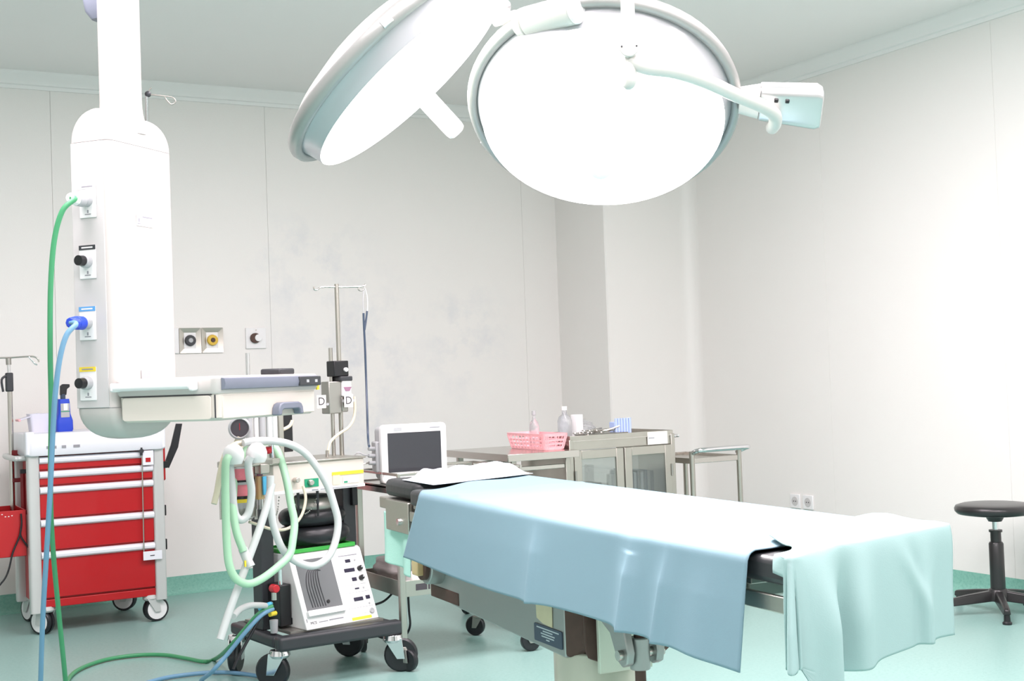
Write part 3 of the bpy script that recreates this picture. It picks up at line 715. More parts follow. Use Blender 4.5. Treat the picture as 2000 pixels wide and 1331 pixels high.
# drawer pull
h0 = PD.aty(531, 800, SY); h1 = PD.aty(580, 800, SY); hw_ = (h1.x-h0.x)/2
mt2 = face_mtx(((h0.x+h1.x)/2, SY+.002, PD.aty(555, 798, SY).z), (1, 0, 0), (0, 0, 1))
arch = [(-hw_, -.021), (-hw_+.004, .004), (-hw_+.014, .016), (-hw_+.03, .021), (hw_-.03, .021), (hw_-.014, .016), (hw_-.004, .004), (hw_, -.021)]
inn = [(hw_-.02, -.021), (hw_-.022, -.008), (hw_-.032, -.002), (-hw_+.032, -.002), (-hw_+.022, -.008), (-hw_+.02, -.021)]
MB().prism(arch+inn, 0, .03, mt2).build('drawer_pull', 'slate_plastic', pn, .004)
yl_ = PD.aty(622, 757, SY); MB().bx(yl_.x-.012, yl_.x+.004, SY-.001, SY+.004, yl_.z-.008, yl_.z+.008).build('warning_label', 'yellow', pn)
MB().bx(.13, .18, -.004, .0, ztop, ztop+.03).build('cable_clip', 'grey_plastic', pn, .004)
kt = PD.atd(610, 716, 4.35)
MB().bx(.50, .60, -.30, -.22, ztop, ztop+.022).build('monitor_base', 'dark_plastic', pn, .006)

# --- supply hoses from the pendant
def plug(root, c_world, nrm, m1, m2, size):
    p0 = c_world; p1 = c_world + nrm*.03; p2 = c_world + nrm*.062
    MB().cyl(p0, p1, size, size, 20).build('coupling', m2, root, .002)
    MB().cyl(p1, p2, size*1.05, size*.75, 8).build('plug', m1, root, .003)
def pw(p): return PD.w(p.x, p.y, p.z)
nx_ = -PD.ex
g0 = pw(OUT[0]) + nx_*.026; b0 = pw(OUT[2]) + nx_*.026
gh = thing('gas_hose', 'green gas hose hanging from the white pendant plug and trailing over floor', 'hose')
plug(gh, g0, nx_, 'white_plastic', 'grey_plastic', .022)
gp = [g0+nx_*.055, at_depth(146, 389, 4.04), at_depth(122, 412, 4.02), at_depth(106, 470, 4.02), at_depth(99, 560, 4.03), at_depth(98, 680, 4.05), at_depth(100, 800, 4.1), at_depth(99, 900, 4.15), at_depth(99, 990, 4.2), at_depth(104, 1080, 4.27), at_depth(114, 1190, 4.36), at_depth(125, 1300, 4.45), at_depth(132, 1372, 4.52)]
gp += [at_z(x, y, .011) for x, y in ((140, 1425), (150, 1412), (128, 1372), (130, 1336), (150, 1311), (200, 1291), (262, 1281), (320, 1280), (365, 1287), (398, 1293), (420, 1288))] + [at_depth(445, 1268, 4.98), at_depth(478, 1230, 4.93), at_depth(505, 1200, 4.93), at_depth(532, 1185, 4.98)]
MB().tube(gp, .0085, 12, 8).build('hose', 'hose_green', gh)
bh = thing('gas_hose', 'blue gas hose with blue plug hanging from the pendant and looping over floor', 'hose')
plug(bh, b0, nx_, 'blue_plug', 'blue_plug', .022)
bp_ = [b0+nx_*.055, at_depth(148, 634, 4.02), at_depth(130, 655, 4.0), at_depth(117, 700, 4.0), at_depth(108, 770, 4.02), at_depth(103, 850, 4.06), at_depth(98, 960, 4.1), at_depth(91, 1080, 4.17), at_depth(84, 1200, 4.26), at_depth(80, 1310, 4.36), at_depth(79, 1385, 4.43)]
bp_ += [at_z(x, y, .011) for x, y in ((84, 1440), (110, 1450), (180, 1400), (250, 1350), (310, 1328), (370, 1318), (430, 1314), (490, 1319), (545, 1333), (575, 1360), (520, 1398), (440, 1380), (392, 1338))] + [at_depth(415, 1312, 4.85), at_depth(445, 1278, 4.86), at_depth(480, 1235, 4.88), at_depth(510, 1203, 4.92), at_depth(533, 1190, 4.98)]
MB().tube(bp_, .0085, 12, 8).build('hose', 'hose_blue', bh)

# ================================================================== CRASH CART
K = Frame(1.29, 6.83, 0)
ct = thing('crash_cart', 'red drawer crash cart with white top and grey corner posts', 'medical cart', K)
box('body', 'cart_red', ct, -.285, .285, -.235, .22, .13, .868, .004)
DR = [(.868, .800), (.797, .724), (.721, .564), (.561, .408), (.405, .175)]
for k, (z1, z0) in enumerate(DR):
    d = MB().bx(-.272, .272, -.252, -.232, z0+.004, z1-.034).build('drawer', 'cart_red', ct, .003)
    hd = MB()
    pr_ = [(-.236, -.036), (-.258, -.034), (-.268, -.026), (-.27, -.014), (-.264, -.005), (-.252, -.001), (-.236, 0)]
    hd.loft([[Vector((x, y, z1-.002+zz)) for y, zz in pr_] for x in (-.272, .272)])
    hd.build('drawer_handle', 'cart_white' if k else 'cart_white', d, .001, angle=40)
MB().bx(-.285, .285, -.248, -.235, .132, .17).build('plinth', 'cart_red', ct, .003)
for sx in (-1, 1):
    for sy, yy in ((-1, -.235), (1, .21)):
        MB().prism(rrect(.028, .03, .014, 4, sx*.30, yy), .11, .872).build('corner_post', 'cart_post', ct, .002)
# white top
tp = MB(); 
tp.loft([[Vector((x, y, z)) for x, y in rrect(.335-i, .275-i, .03, 5, 0, -.01)] for z, i in ((.872, .004), (.878, 0), (.93, .002), (.972, .006), (.978, .012))])
tp.build('top_tray', 'cart_white', ct, angle=40)
for sx in (-1, 1):
    MB().prism(rrect(.022, .03, .012, 4, sx*.315, -.25), .876, .99).build('corner_cap', 'cart_white', ct, .006)
for x_, l_ in ((-.235, .012), (-.205, .02), (-.16, .02), (-.1, .03)):
    MB().bx(x_-l_/2, x_+l_/2, -.2865, -.2845, .905, .918).build('lettering', 'ink_pale', ct)
for x, y, yw in ((-.25, -.22, 2.2), (.25, -.22, .15), (-.25, .2, 1.9), (.24, .2, 2.6)):
    caster(ct, x, y, .062, .045, yw, .135, 'black_rubber', 'white_plastic', 'cart_post', True)
# push handle on the left, IV pole clamp
MB().tube([Vector((-.30, -.2, .862)), Vector((-.36, -.21, .862)), Vector((-.375, -.18, .862)), Vector((-.375, .12, .862)), Vector((-.36, .16, .862)), Vector((-.30, .16, .862))], .014, 12, 6).build('push_handle', 'cart_post', ct)
ip = K.aty(18, 720, .02)
MB().cyl((ip.x, .02, .50), (ip.x, .02, 1.2), .0125, n=14).build('pole_tube', 'steel', ct)
MB().cyl((ip.x, .02, 1.2), (ip.x-.003, .02, 1.355), .008, n=12).build('pole_rod', 'chrome', ct)
MB().bx(ip.x-.02, ip.x+.016, .0, .035, 1.19, 1.285).build('pole_clamp', 'dark_plastic', ct, .006)
MB().tube([Vector((ip.x-.018, .0, 1.27)), Vector((ip.x-.04, -.003, 1.25)), Vector((ip.x-.034, -.003, 1.19))], .006, 8, 4).build('clamp_lever', 'dark_plastic', ct)
MB().cyl((ip.x-.002, .02, 1.325), (ip.x-.003, .02, 1.358), .013, n=14).build('pole_head', 'steel_dull', ct)
MB().tube([K.aty(x, y, .02) for x, y in ((-40, 703), (-10, 700), (20, 699), (50, 697), (66, 697), (74, 702), (76, 708))], .0045, 8, 6).build('hook_bar', 'steel', ct)
MB().tube([K.aty(x, y, .0) for x, y in ((56, 697), (62, 704), (68, 711), (73, 713))], .004, 8, 4).build('hook', 'chrome', ct)
MB().bx(ip.x, -.29, .0, .04, .868, .895).build('pole_bracket', 'cart_red_dark', ct, .003)
MB().bx(ip.x, -.30, .0, .03, .735, .755).build('pole_bracket', 'cart_red_dark', ct, .003)
MB().cyl((-.32, -.05, .60), (-.32, -.05, .80), .012, n=10).build('tool', 'cart_red_dark', ct, .003)
MB().bx(-.3325, -.30, -.062, -.038, .78, .80).build('tool_clip', 'dark_plastic', ct)
# red bin hung on the left side
bn = MB(); bn.bx(-.455, -.331, -.2, .12, .388, .392); 
for x0, x1, y0, y1 in ((-.455, -.451, -.2, .12), (-.335, -.331, -.2, .12), (-.455, -.331, -.2, -.196), (-.455, -.331, .116, .12)): bn.bx(x0, x1, y0, y1, .388, .612)
bo = bn.build('side_bin', 'cart_red', ct, .004)
for x_, z_ in ((-.44, .597), (-.425, .585), (-.41, .585), (-.395, .588)): MB().box((x_, -.201, z_), (.006, .003, .004)).build('bin_rivet', 'white_plastic', bo)
MB().bx(-.331, -.30, -.1, .08, .58, .60).build('bin_bracket', 'cart_red_dark', ct)
cb = thing('charging_wire', 'thin black power cord hanging from the red side bin to the floor', 'wire')
MB().tube([K.w(*K.aty(x, y, -.215)) for x, y in ((41, 1004), (42, 1025), (38, 1048), (25, 1080), (18, 1110), (10, 1130), (-5, 1150), (-20, 1180))] + [at_z(-30, 1215, .006), at_z(-70, 1220, .006)], .0045, 8, 6).build('cord', 'black_rubber', cb)
MB().tube([K.w(*K.aty(x, y, -.215)) for x, y in ((42, 1025), (40, 1045), (48, 1060), (58, 1072))], .0045, 8, 6).build('cord_branch', 'black_rubber', cb)
# locking bar with seal and tags
lx = K.aty(276, 900, -.275).x
lb = MB().cyl((lx, -.276, .335), (lx+.004, -.276, .875), .0035, n=8).build('locking_bar', 'steel', ct)
MB().cyl((lx, -.276, .868), (lx, -.29, .868), .011, n=12).cyl((lx, -.28, .845), (lx, -.28, .885), .007, n=8).build('lock_knob', 'dark_plastic', lb)
MB().bx(lx+.006, lx+.06, -.28, -.277, .795, .868).build('seal_card', 'cart_white', lb, .001)
MB().bx(lx+.02, lx+.045, -.282, -.28, .81, .832).build('red_seal', 'cart_red', lb, .001)
MB().bx(lx-.004, lx+.09, -.28, -.276, .318, .362).build('tag', 'cart_white', lb, .001)
MB().bx(lx+.03, lx+.052, -.2815, -.2795, .338, .342).build('lettering', 'ink', lb)
# right side: hooks and red bag with straps
MB().prism(rrect(.022, .1, .015, 4, .352, -.02), .70, .90).build('side_case', 'cart_red', ct, .008)
MB().bx(.376, .384, -.12, .08, .765, .80).build('case_strap', 'black_rubber', ct)
MB().bx(.33, .379, -.125, -.119, .765, .80).build('case_strap', 'black_rubber', ct)
MB().loft([[K.aty(x, y, -.05)+Vector((0, dy, 0)) for (x, y) in q for dy in (0,)] + [p + Vector((0, .01, 0)) for p in reversed([K.aty(x, y, -.05) for x, y in q])] for q in (((344, 828), (356, 828)), ((334, 870), (348, 874)), ((322, 905), (330, 915)))]).build('shoulder_strap', 'black_rubber', ct)
MB().bx(.331, .337, -.13, -.12, .60, .70).build('strap_end', 'black_rubber', ct)
for z_ in (.52, .345): MB().prism([(.328, -.14), (.366, -.135), (.352, -.1), (.328, -.1)], z_, z_+.055).build('side_hook', 'black_plastic', ct, .003)
# things on the cart
sb = thing('spray_bottle', 'blue spray bottle with dark trigger head on the white cart top', 'bottle', Frame(1.29-.115, 6.80, 10, .978))
MB().loft([[Vector((x, y, z)) for x, y in rrect(hx, hy, .012, 4)] for z, hx, hy in ((0, .038, .028), (.01, .042, .03), (.055, .041, .03), (.09, .031, .026), (.15, .029, .025), (.165, .027, .024))]).build('bottle_body', 'blue_plug', sb, angle=50)
MB().bx(-.022, .022, -.0295, -.022, .072, .142).build('paper_label', 'grey_plastic', sb)
MB().bx(-.008, .012, -.031, -.029, .108, .142).build('label_patch', 'paper', sb)
MB().bx(-.022, .022, -.031, -.029, .1, .104).build('green_stripe', 'green_panel', sb)
MB().cyl((0, 0, .164), (0, 0, .19), .013, n=14).build('neck', 'plate_navy', sb, .002)
MB().prism([(-.014, -.03), (.016, -.03), (.02, .0), (.034, .01), (.034, .024), (.0, .026), (-.012, .016)], -.01, .01, Matrix(((1, 0, 0, 0), (0, 0, 1, 0), (0, 1, 0, .215), (0, 0, 0, 1)))).build('trigger_head', 'black_plastic', sb, .003)
pcn = thing('plastic_tub', 'lilac plastic tub with a pink lid catch on the cart top', 'container', Frame(1.29-.215, 6.88, 0, .978))
MB().loft([[Vector((x, y, z)) for x, y in rrect(hx, hx, .015, 4)] for z, hx in ((0, .05), (.06, .056), (.095, .06))]).build('tub', 'cart_lilac', pcn, angle=50)
MB().box((-.03, 0, .094), (.10, .11, .006), 0, Matrix.Rotation(-.30, 4, 'Y')).build('lid', 'cart_lilac', pcn, .003)
MB().box((-.082, 0, .094), (.012, .112, .012), 0, Matrix.Rotation(-.30, 4, 'Y')).build('lid_catch', 'pink_basket', pcn, .003)
MB().ball((.062, -.02, .125), .014).build('lid_knob', 'black_plastic', pcn)

# ================================================================== ANAESTHESIA MACHINE
A = Frame(1.82, 5.03, 12)
am = thing('anaesthesia_machine', 'wheeled anaesthesia machine with white ventilator and pale breathing hoses', 'medical machine', A)
W4 = [(-.245, -.16, 2.2), (-.205, .24, 3.9), (.215, -.27, -.7), (.24, .14, 5.3)]
# base frame
def beam(p, q, wd_, z0, z1, m='dark_plastic', nm='base_beam'):
    p, q = Vector((p[0], p[1], 0)), Vector((q[0], q[1], 0)); d = q-p; L = d.length; a = math.atan2(d.y, d.x); c = (p+q)/2
    return MB().box((c.x, c.y, (z0+z1)/2), (L, wd_, z1-z0), a).build(nm, m, am, .012, 3)
beam((-.275, -.19), (.25, -.275), .06, .15, .205)
beam((-.245, -.16), (-.2, .26), .055, .155, .20)
beam((.215, -.26), (.24, .15), .05, .155, .20)
beam((-.2, .25), (.25, .15), .05, .155, .20)
for x, y, yw in W4: caster(am, x, y, .068, .034, yw, .165, 'black_rubber', 'grey_plastic', 'chrome')
MB().prism([(-.2, -.17), (.2, -.23), (.22, .13), (-.18, .22)], .2, .212).build('base_plate', 'steel_dull', am)
# columns
lc = A.aty(513, 1100, .03)
MB().bx(lc.x-.03, lc.x+.03, -.01, .06, .2, .70).build('column', 'dark_plastic', am, .004)
rc = A.aty(676, 985, .05)
MB().bx(rc.x-.035, rc.x+.028, .02, .09, .2, .745).build('column', 'dark_plastic', am, .004)
MB().bx(rc.x+.0, rc.x+.026, .0, .02, .655, .745).build('column_cover', 'black_plastic', am, .003)
# ventilator
vx0, vx1 = -.147, .196
VF0, VF1 = Vector((0, -.205, .205)), Vector((0, -.085, .488))    # bottom / top of the sloping front (y, z)
vprof = [(-.205, .178), (-.205, .205), (-.085, .488), (-.075, .497), (.10, .497), (.10, .205), (-.10, .178)]
mxx = Matrix(((0, 0, 1, 0), (1, 0, 0, 0), (0, 1, 0, 0), (0, 0, 0, 1)))
vb = MB().prism([(-.205, .212), (-.085, .488), (-.07, .497), (.10, .497), (.10, .212)], vx0, vx1, mxx).build('ventilator', 'white_plastic', am, .004)
fd = (VF1-VF0).normalized()
vm = face_mtx((vx0, -.205, .212), (1, 0, 0), (0, .12, .276))      # x along width, y up the slope
VW, VH = vx1-vx0, math.hypot(.12, .276)
def vface(name, m, x0, x1, y0, y1, t=.003, par=None, r=.002, z0=0.0):
    return MB().prism(rrect((x1-x0)/2, (y1-y0)/2, r, 2, (x0+x1)/2, (y0+y1)/2), z0, z0+t, vm).build(name, m, par or vb)
wn = vface('bellows_window', 'grey_window', .022, .188, .074, .282, .003)
for k in range(6):
    MB().tube([vm @ Vector((.05+.0*k+k*.012, .085, .004)), vm @ Vector((.045+k*.012, .17, .0045)), vm @ Vector((.06+k*.01, .225, .0045)), vm @ Vector((.085+k*.008, .25-.004*k, .004))], .0018, 6, 6).build('bellows_rib', 'dark_plastic', wn)
MB().cyl(vm @ Vector((.125, .10, .003)), vm @ Vector((.125, .10, .007)), .007, n=14).build('window_hole', 'black_plastic', wn)
vface('window_ledge', 'white_enamel', .014, .192, .05, .072, .02)
text('lettering', 'MCS', .015, vm @ Matrix.Translation((.038, .025, .0006)), 'ink', vb)
vface('small_print', 'ink_pale', .062, .105, .0235, .0265, .0006)
vface('small_print', 'ink_pale', .11, .178, .024, .029, .0006)
vface('corner_mark', 'ink_pale', .008, .012, .03, .045, .0006)
vface('yellow_label', 'yellow', .215, .31, .006, .018, .0008)
cpn = vface('control_panel', 'white_plastic', .200, VW-.004, .03, VH-.012, .0015)
for x0, x1, y0, y1 in ((.252, .276, .245, .258), (.236, .286, .205, .220), (.262, .284, .165, .180), (.264, .284, .13, .136), (.246, .29, .082, .097), (.304, .324, .084, .099)):
    vface('display', 'display', x0, x1, y0, y1, .002, cpn, .001, .0015)
for x_, y_ in ((.310, .214), (.306, .174)):
    MB().cyl(vm @ Vector((x_, y_, .0015)), vm @ Vector((x_, y_, .018)), .011, .0095, 18).build('knob', 'black_plastic', cpn, .001)
    MB().cyl(vm @ Vector((x_+.004, y_+.002, .018)), vm @ Vector((x_+.004, y_+.002, .019)), .004, n=10).build('knob_cap', 'grey_plastic', cpn)
for x_, y_ in ((.298, .252), (.306, .133), (.314, .066)):
    MB().cyl(vm @ Vector((x_, y_, .0015)), vm @ Vector((x_, y_, .004)), .004, n=10).build('indicator', 'grey_plastic', cpn)
MB().lathe([(.006, 0), (.010, .0), (.011, .004), (.008, .005), (.006, .004)], (0, 0, 0), 20, vm @ Matrix.Translation((.316, .034, .0015))).build('push_ring', 'grey_plastic', cpn)
MB().prism(rrect(.045, .0022, .0005, 1, .27, .275), .0015, .002, vm).build('small_print', 'ink_pale', cpn)
for yy in (.118, .15, .055): MB().prism(rrect(.06, .0006, .0002, 1, .268, yy), .0015, .0019, vm).build('print_line', 'ink_pale', cpn)
MB().bx(vx0-.002, vx0, -.1, -.07, .225, .25).build('vent_port', 'dark_plastic', vb)
# side block with valves to the left of the ventilator
MB().bx(vx0-.055, vx0-.003, -.10, .0, .222, .385).build('valve_block', 'black_plastic', am, .004)
q = A.aty(535, 1150, -.115); MB().cyl((q.x, -.10, q.z), (q.x, -.135, q.z), .016, n=16).build('valve_knob', 'red_plastic', am, .003)
MB().cyl((q.x, -.115, q.z-.045), (q.x, -.115, q.z-.015), .011, n=12).build('valve_stem', 'steel', am)
q = A.aty(550, 1128, -.1); MB().cyl((q.x, -.09, q.z-.03), (q.x, -.09, q.z+.03), .009, n=12).build('valve_pipe', 'chrome', am)
q = A.aty(520, 1184, -.13); MB().cyl((q.x-.03, -.13, q.z-.008), (q.x+.025, -.125, q.z+.004), .013, .009, 14).build('hose_coupling', 'cyan_plastic', am, .003)
MB().cyl((q.x+.025, -.125, q.z+.004), (q.x+.055, -.09, q.z+.006), .008, n=12).build('hose_nipple', 'chrome', am)
q = A.aty(534, 1200, -.125); MB().cyl((q.x-.016, -.125, q.z), (q.x+.016, -.115, q.z), .009, n=12).build('yellow_collar', 'yellow', am)
q = A.aty(536, 1212, -.12); MB().cyl((q.x, -.115, q.z-.05), (q.x, -.115, q.z), .014, .017, 14).build('water_trap', 'grey_plastic', am)
MB().tube([A.aty(x, y, -.16) for x, y in ((512, 1200), (490, 1240), (466, 1285), (456, 1308))], .006, 8, 6).build('black_cord', 'black_rubber', am)
# green tray on the ventilator
gt = MB().bx(vx0+.0, vx1-.02, -.075, .12, .498, .506).build('green_tray', 'green_tray', am, .002)
for x0, x1, y0, y1 in ((vx0, vx1-.02, -.078, -.072), (vx0, vx1-.02, .116, .122), (vx0, vx0+.006, -.072, .116), (vx1-.026, vx1-.02, -.072, .116)): MB().bx(x0, x1, y0, y1, .498, .514).build('tray_lip', 'green_tray', gt, .001)
# steel worktop box
px0, px1 = -.232, .197
wb_ = MB().bx(px0, px1, -.13, .16, .745, .862).build('worktop_box', 'beige_metal', am, .004)
MB().bx(px0-.005, px1+.006, -.138, .168, .862, .870).build('worktop', 'steel_brushed', am, .002)
MB().bx(px0, px1, -.134, -.130, .745, .757).build('trim_strip', 'white_plastic', wb_, .001)
def pf(name, m, a, b, c, d, t=.0012, y=-.131): return MB().bx(a, b, y-t, y, c, d).build(name, m, wb_, .0003)
p1 = A.aty(648, 918, -.131); p2 = A.aty(703, 924, -.131)
pf('yellow_label', 'yellow', p1.x, px1-.004, p2.z-.002, p2.z+.012)
p1 = A.aty(670, 945, -.131); p2 = A.aty(700, 926, -.131); pf('paper_label', 'paper', p1.x, p2.x, p1.z, p2.z-.006)
pf('green_mark', 'green_panel', p1.x+.004, p1.x+.022, p1.z+.002, p1.z+.009, .0016)
p1 = A.aty(650, 948, -.131); pf('paper_label', 'cream_tube', p1.x, p1.x+.035, p1.z, p1.z+.04)
pf('small_print', 'ink_pale', -.06, -.03, .748, .753, .0008, -.134); pf('small_print', 'ink_pale', -.02, .16, .7485, .752, .0008, -.134)
p1 = A.aty(595, 953, -.131); p2 = A.aty(622, 934, -.131); pf('green_panel', 'green_panel', p1.x, p2.x, p1.z, p2.z)
c = A.aty(605, 943, -.131); MB().cyl((c.x, -.131, c.z), (c.x, -.15, c.z), .013, .011, 18).build('oxygen_socket', 'steel', wb_, .002)
c = A.aty(575, 938, -.131); MB().cyl((c.x, -.131, c.z), (c.x, -.16, c.z), .010, n=14).build('outlet_nozzle', 'steel', wb_, .002)
for px in (582, 620):
    c = A.aty(px, 968, -.1); MB().cyl((c.x, -.1, .69), (c.x, -.1, .745), .006, n=8).build('drop_pipe', 'dark_plastic', wb_)
    MB().cyl((c.x, -.1, .64), (c.x, -.1, .70), .0045, n=8).build('drop_pipe_end', 'black_rubber', wb_)
for (xa, ya), (xb, yb) in (((545, 972), (540, 1006)), ((618, 975), (596, 1004))):
    a_, b_ = A.aty(xa, ya, -.1), A.aty(xb, yb, -.1)
    ch = MB()
    for k in range(9):
        p_ = a_.lerp(b_, k/8) + Vector((0, 0, -.012*math.sin(PI*k/8))); ch.ball(p_, .0035, n=6, m=4)
    o_ = ch.build('chain', 'steel_dull', am); o_['kind'] = 'stuff'
# flow meter tower and black back panel
c = A.aty(545, 850, .0); MB().bx(c.x-.012, c.x+.012, -.02, .02, .87, 1.10).build('tower_post', 'steel_brushed', am, .003)
c = A.aty(560, 856, .03); MB().bx(c.x-.026, c.x+.03, .03, .05, .90, 1.10).build('tower_panel', 'black_plastic', am, .003)
for px, m_ in ((487, 'grey_plastic'), (500, 'white_plastic'), (512, 'grey_plastic'), (526, 'clear_hose'), (536, 'clear_hose')):
    c = A.aty(px, 845, -.12); MB().cyl((c.x, -.12, .94), (c.x, -.12, 1.06), .0125 if m_ != 'white_plastic' else .009, n=12).build('flow_tube', m_, am)
MB().bx(A.aty(478, 845, -.1).x, A.aty(545, 845, -.1).x, -.11, -.03, .925, .95).build('manifold', 'steel_brushed', am, .004)
MB().bx(A.aty(478, 845, -.1).x, A.aty(545, 845, -.1).x, -.13, -.05, 1.055, 1.075).build('manifold', 'steel_brushed', am, .004)
MB().tube([Vector((-.215, -.07, .94)), Vector((-.2, -.07, .92)), Vector((-.2, -.06, .87))], .014, 10, 4).build('manifold_stem', 'steel_brushed', am)
MB().tube([A.aty(x, y, -.01) for x, y in ((571, 822), (566, 832), (556, 838), (548, 840))], .007, 10, 6).build('small_tube', 'cream_tube', am)
# pressure gauge
c = A.aty(468, 837, -.2); gdir = (CAM - A.w(*c)); gdir = Vector((gdir.dot(A.ex), gdir.dot(A.ey), gdir.z)).normalized()
gm = face_mtx(c, gdir.cross(Vector((0, 0, 1)))*-1, (0, 0, 1))
ga = MB().lathe([(0, -.04), (.034, -.038), (.042, -.02), (.043, .008), (.036, .012), (.033, .006), (0, .006)], (0, 0, 0), 32, gm).build('pressure_gauge', 'grey_plastic', am, angle=40)
MB().lathe([(0, .0062), (.033, .0062), (.033, .0075), (0, .0075)], (0, 0, 0), 28, gm).build('gauge_dial', 'ink', ga)
MB().box((0, .006, .0083), (.002, .026, .001), 0, gm).build('needle', 'red_plastic', ga)
MB().tube([c + Vector((0, .0, -.03)), c + Vector((.0, .03, -.07)), Vector((-.33, -.1, .935)), Vector((-.30, -.09, .937))], .012, 10, 6).build('gauge_stem', 'cream_tube', am)
# absorber head, valves, canister
AY = -.24
hd = A.aty(490, 905, AY)
MB().bx(A.aty(436, 900, AY).x, A.aty(540, 900, AY).x, AY-.03, AY+.05, hd.z-.012, hd.z+.012).build('absorber_head', 'steel_brushed', am, .004)
MB().tube([Vector((hd.x+.09, AY+.04, hd.z)), Vector((-.26, -.12, .88)), Vector((-.21, -.05, .85))], .018, 12, 5).build('absorber_arm', 'steel_brushed', am)
can = A.aty(470, 950, AY)
cz = A.aty(470, 905, AY).z-.012
ca = MB().cyl((can.x, AY, A.aty(470, 1012, AY).z), (can.x, AY, cz), .046, n=32).build('absorber_canister', 'clear_hose', am)
for y0, y1, m_ in ((915, 937, 'pink_granules'), (937, 941, 'black_plastic'), (941, 946, 'grey_plastic'), (946, 968, 'pink_granules'), (968, 974, 'black_plastic'), (974, 981, 'yellow'), (981, 992, 'grey_plastic')):
    MB().cyl((can.x, AY, A.aty(470, y1, AY).z), (can.x, AY, A.aty(470, y0, AY).z), .0475 if 'gran' in m_ else .05, n=32).build('canister_band' if 'gran' not in m_ else 'granule_layer', m_, ca)
MB().lathe([(.0, -.05), (.04, -.045), (.05, -.03), (.05, 0)], (can.x, AY, A.aty(470, 992, AY).z), 32).build('canister_base', 'steel_dull', ca)
for px, py in ((437, 950), (505, 950)):
    c = A.aty(px, 1000, AY); MB().cyl((c.x, AY+.02, c.z-.03), (c.x, AY+.02, hd.z), .006, n=10).build('absorber_rod', 'steel', am)
for px, py in ((456, 889), (501, 886)):
    c = A.aty(px, py, AY-.075)
    vv = MB().lathe([(0, .040), (.018, .037), (.033, .024), (.039, .004), (.038, -.018), (.030, -.034), (0, -.036)], c, 24).build('valve_dome', 'white_plastic', am, angle=50)
    MB().cyl(c+Vector((0, .01, -.02)), Vector((c.x, AY, hd.z)), .016, n=14).build('valve_neck', 'white_plastic', vv)
c = A.aty(518, 960, AY); MB().cyl((c.x-.022, AY, A.aty(510, 975, AY).z), (c.x-.022, AY, A.aty(510, 930, AY).z), .017, n=18).build('amber_cylinder', 'amber_glass', am)
MB().cyl((c.x-.022, AY, A.aty(510, 995, AY).z), (c.x-.022, AY, A.aty(510, 975, AY).z), .013, n=14).build('cylinder_neck', 'chrome', am)
MB().cyl((c.x-.022, AY, A.aty(510, 930, AY).z), (c.x-.022, AY, hd.z-.005), .012, n=14).build('cylinder_neck', 'mauve', am)
c = A.aty(515, 945, AY-.02); MB().bx(c.x-.008, c.x+.012, AY-.03, AY-.02, A.aty(515, 966, AY).z, A.aty(515, 930, AY).z).build('blue_tab', 'cyan_plastic', am, .002)
c = A.aty(520, 880, AY-.03); MB().ball((c.x, AY-.045, c.z), .014).build('red_knob', 'red_plastic', am)
MB().bx(c.x-.012, c.x+.03, AY-.03, AY+.0, c.z-.06, c.z+.018).build('relief_valve', 'steel_brushed', am, .004)
MB().cyl((c.x+.022, AY-.036, c.z-.03), (c.x+.022, AY-.036, c.z+.03), .006, n=10).build('relief_spindle', 'chrome', am)
MB().bx(c.x-.03, c.x+.012, AY-.035, AY+.01, A.aty(518, 925, AY).z, A.aty(518, 905, AY).z).build('mount_block', 'steel_brushed', am, .004)
# breathing hoses
def hose(name, m, pts, y0, y1, r=.0145, ys=None):
    n = len(pts); P = []
    for i, (x, y) in enumerate(pts):
        t_ = i/(n-1)
        if ys:
            k = t_*(len(ys)-1); a_ = min(int(k), len(ys)-2); yy = ys[a_]+(ys[a_+1]-ys[a_])*(k-a_)
        else: yy = y0+(y1-y0)*t_
        P.append(A.aty(x, y, yy))
    return MB().tube(P, r, 14, 8).build(name, m, am)
hose('breathing_hose', 'mint_hose', [(446, 893), (441, 905), (440, 940), (441, 1000), (443, 1060), (448, 1105), (462, 1132), (485, 1141), (510, 1132), (540, 1110), (565, 1085), (572, 1055), (575, 1020), (568, 985), (560, 940), (549, 900), (538, 876), (520, 868), (496, 868), (478, 882), (466, 905), (458, 930), (456, 960), (455, 995), (462, 1040), (476, 1078)], 0, 0, .0145, (-.335, -.37, -.40, -.40, -.36, -.30, -.20, -.17, -.30, -.36))
hose('breathing_hose', 'clear_hose', [(490, 893), (485, 905), (487, 930), (491, 955), (490, 980), (484, 1005), (472, 1016), (461, 1008), (456, 985), (453, 950), (450, 915), (449, 898)], -.345, -.30)
hose('breathing_hose', 'clear_hose', [(430, 1250), (448, 1195), (468, 1140), (490, 1080), (508, 1030), (522, 985), (531, 945)], -.37, -.33)
hose('breathing_hose', 'clear_hose', [(528, 930), (529, 985), (535, 1030), (553, 1075), (580, 1098), (612, 1106), (640, 1090), (655, 1058), (660, 1020), (652, 985), (640, 950), (620, 915), (595, 885), (565, 868), (530, 862), (495, 862), (475, 866)], -.33, -.30)
hose('breathing_hose', 'clear_hose', [(456, 1205), (468, 1192), (486, 1184), (505, 1183), (518, 1184)], -.30, -.14, .012)
hose('hose_connector', 'clear_hose', [(474, 1072), (482, 1092), (490, 1108)], -.345, -.37, .017)
MB().bx(*(sorted((A.aty(474, 1100, -.36).x, A.aty(477, 1100, -.36).x))), -.375, -.37, A.aty(476, 1107, -.36).z, A.aty(476, 1095, -.36).z).build('hose_mark', 'yellow', am)
hose('rubber_bag_tube', 'cream_tube', [(482, 866), (462, 868), (445, 880), (436, 900), (429, 930), (424, 960), (418, 985)], -.27, -.30, .011)
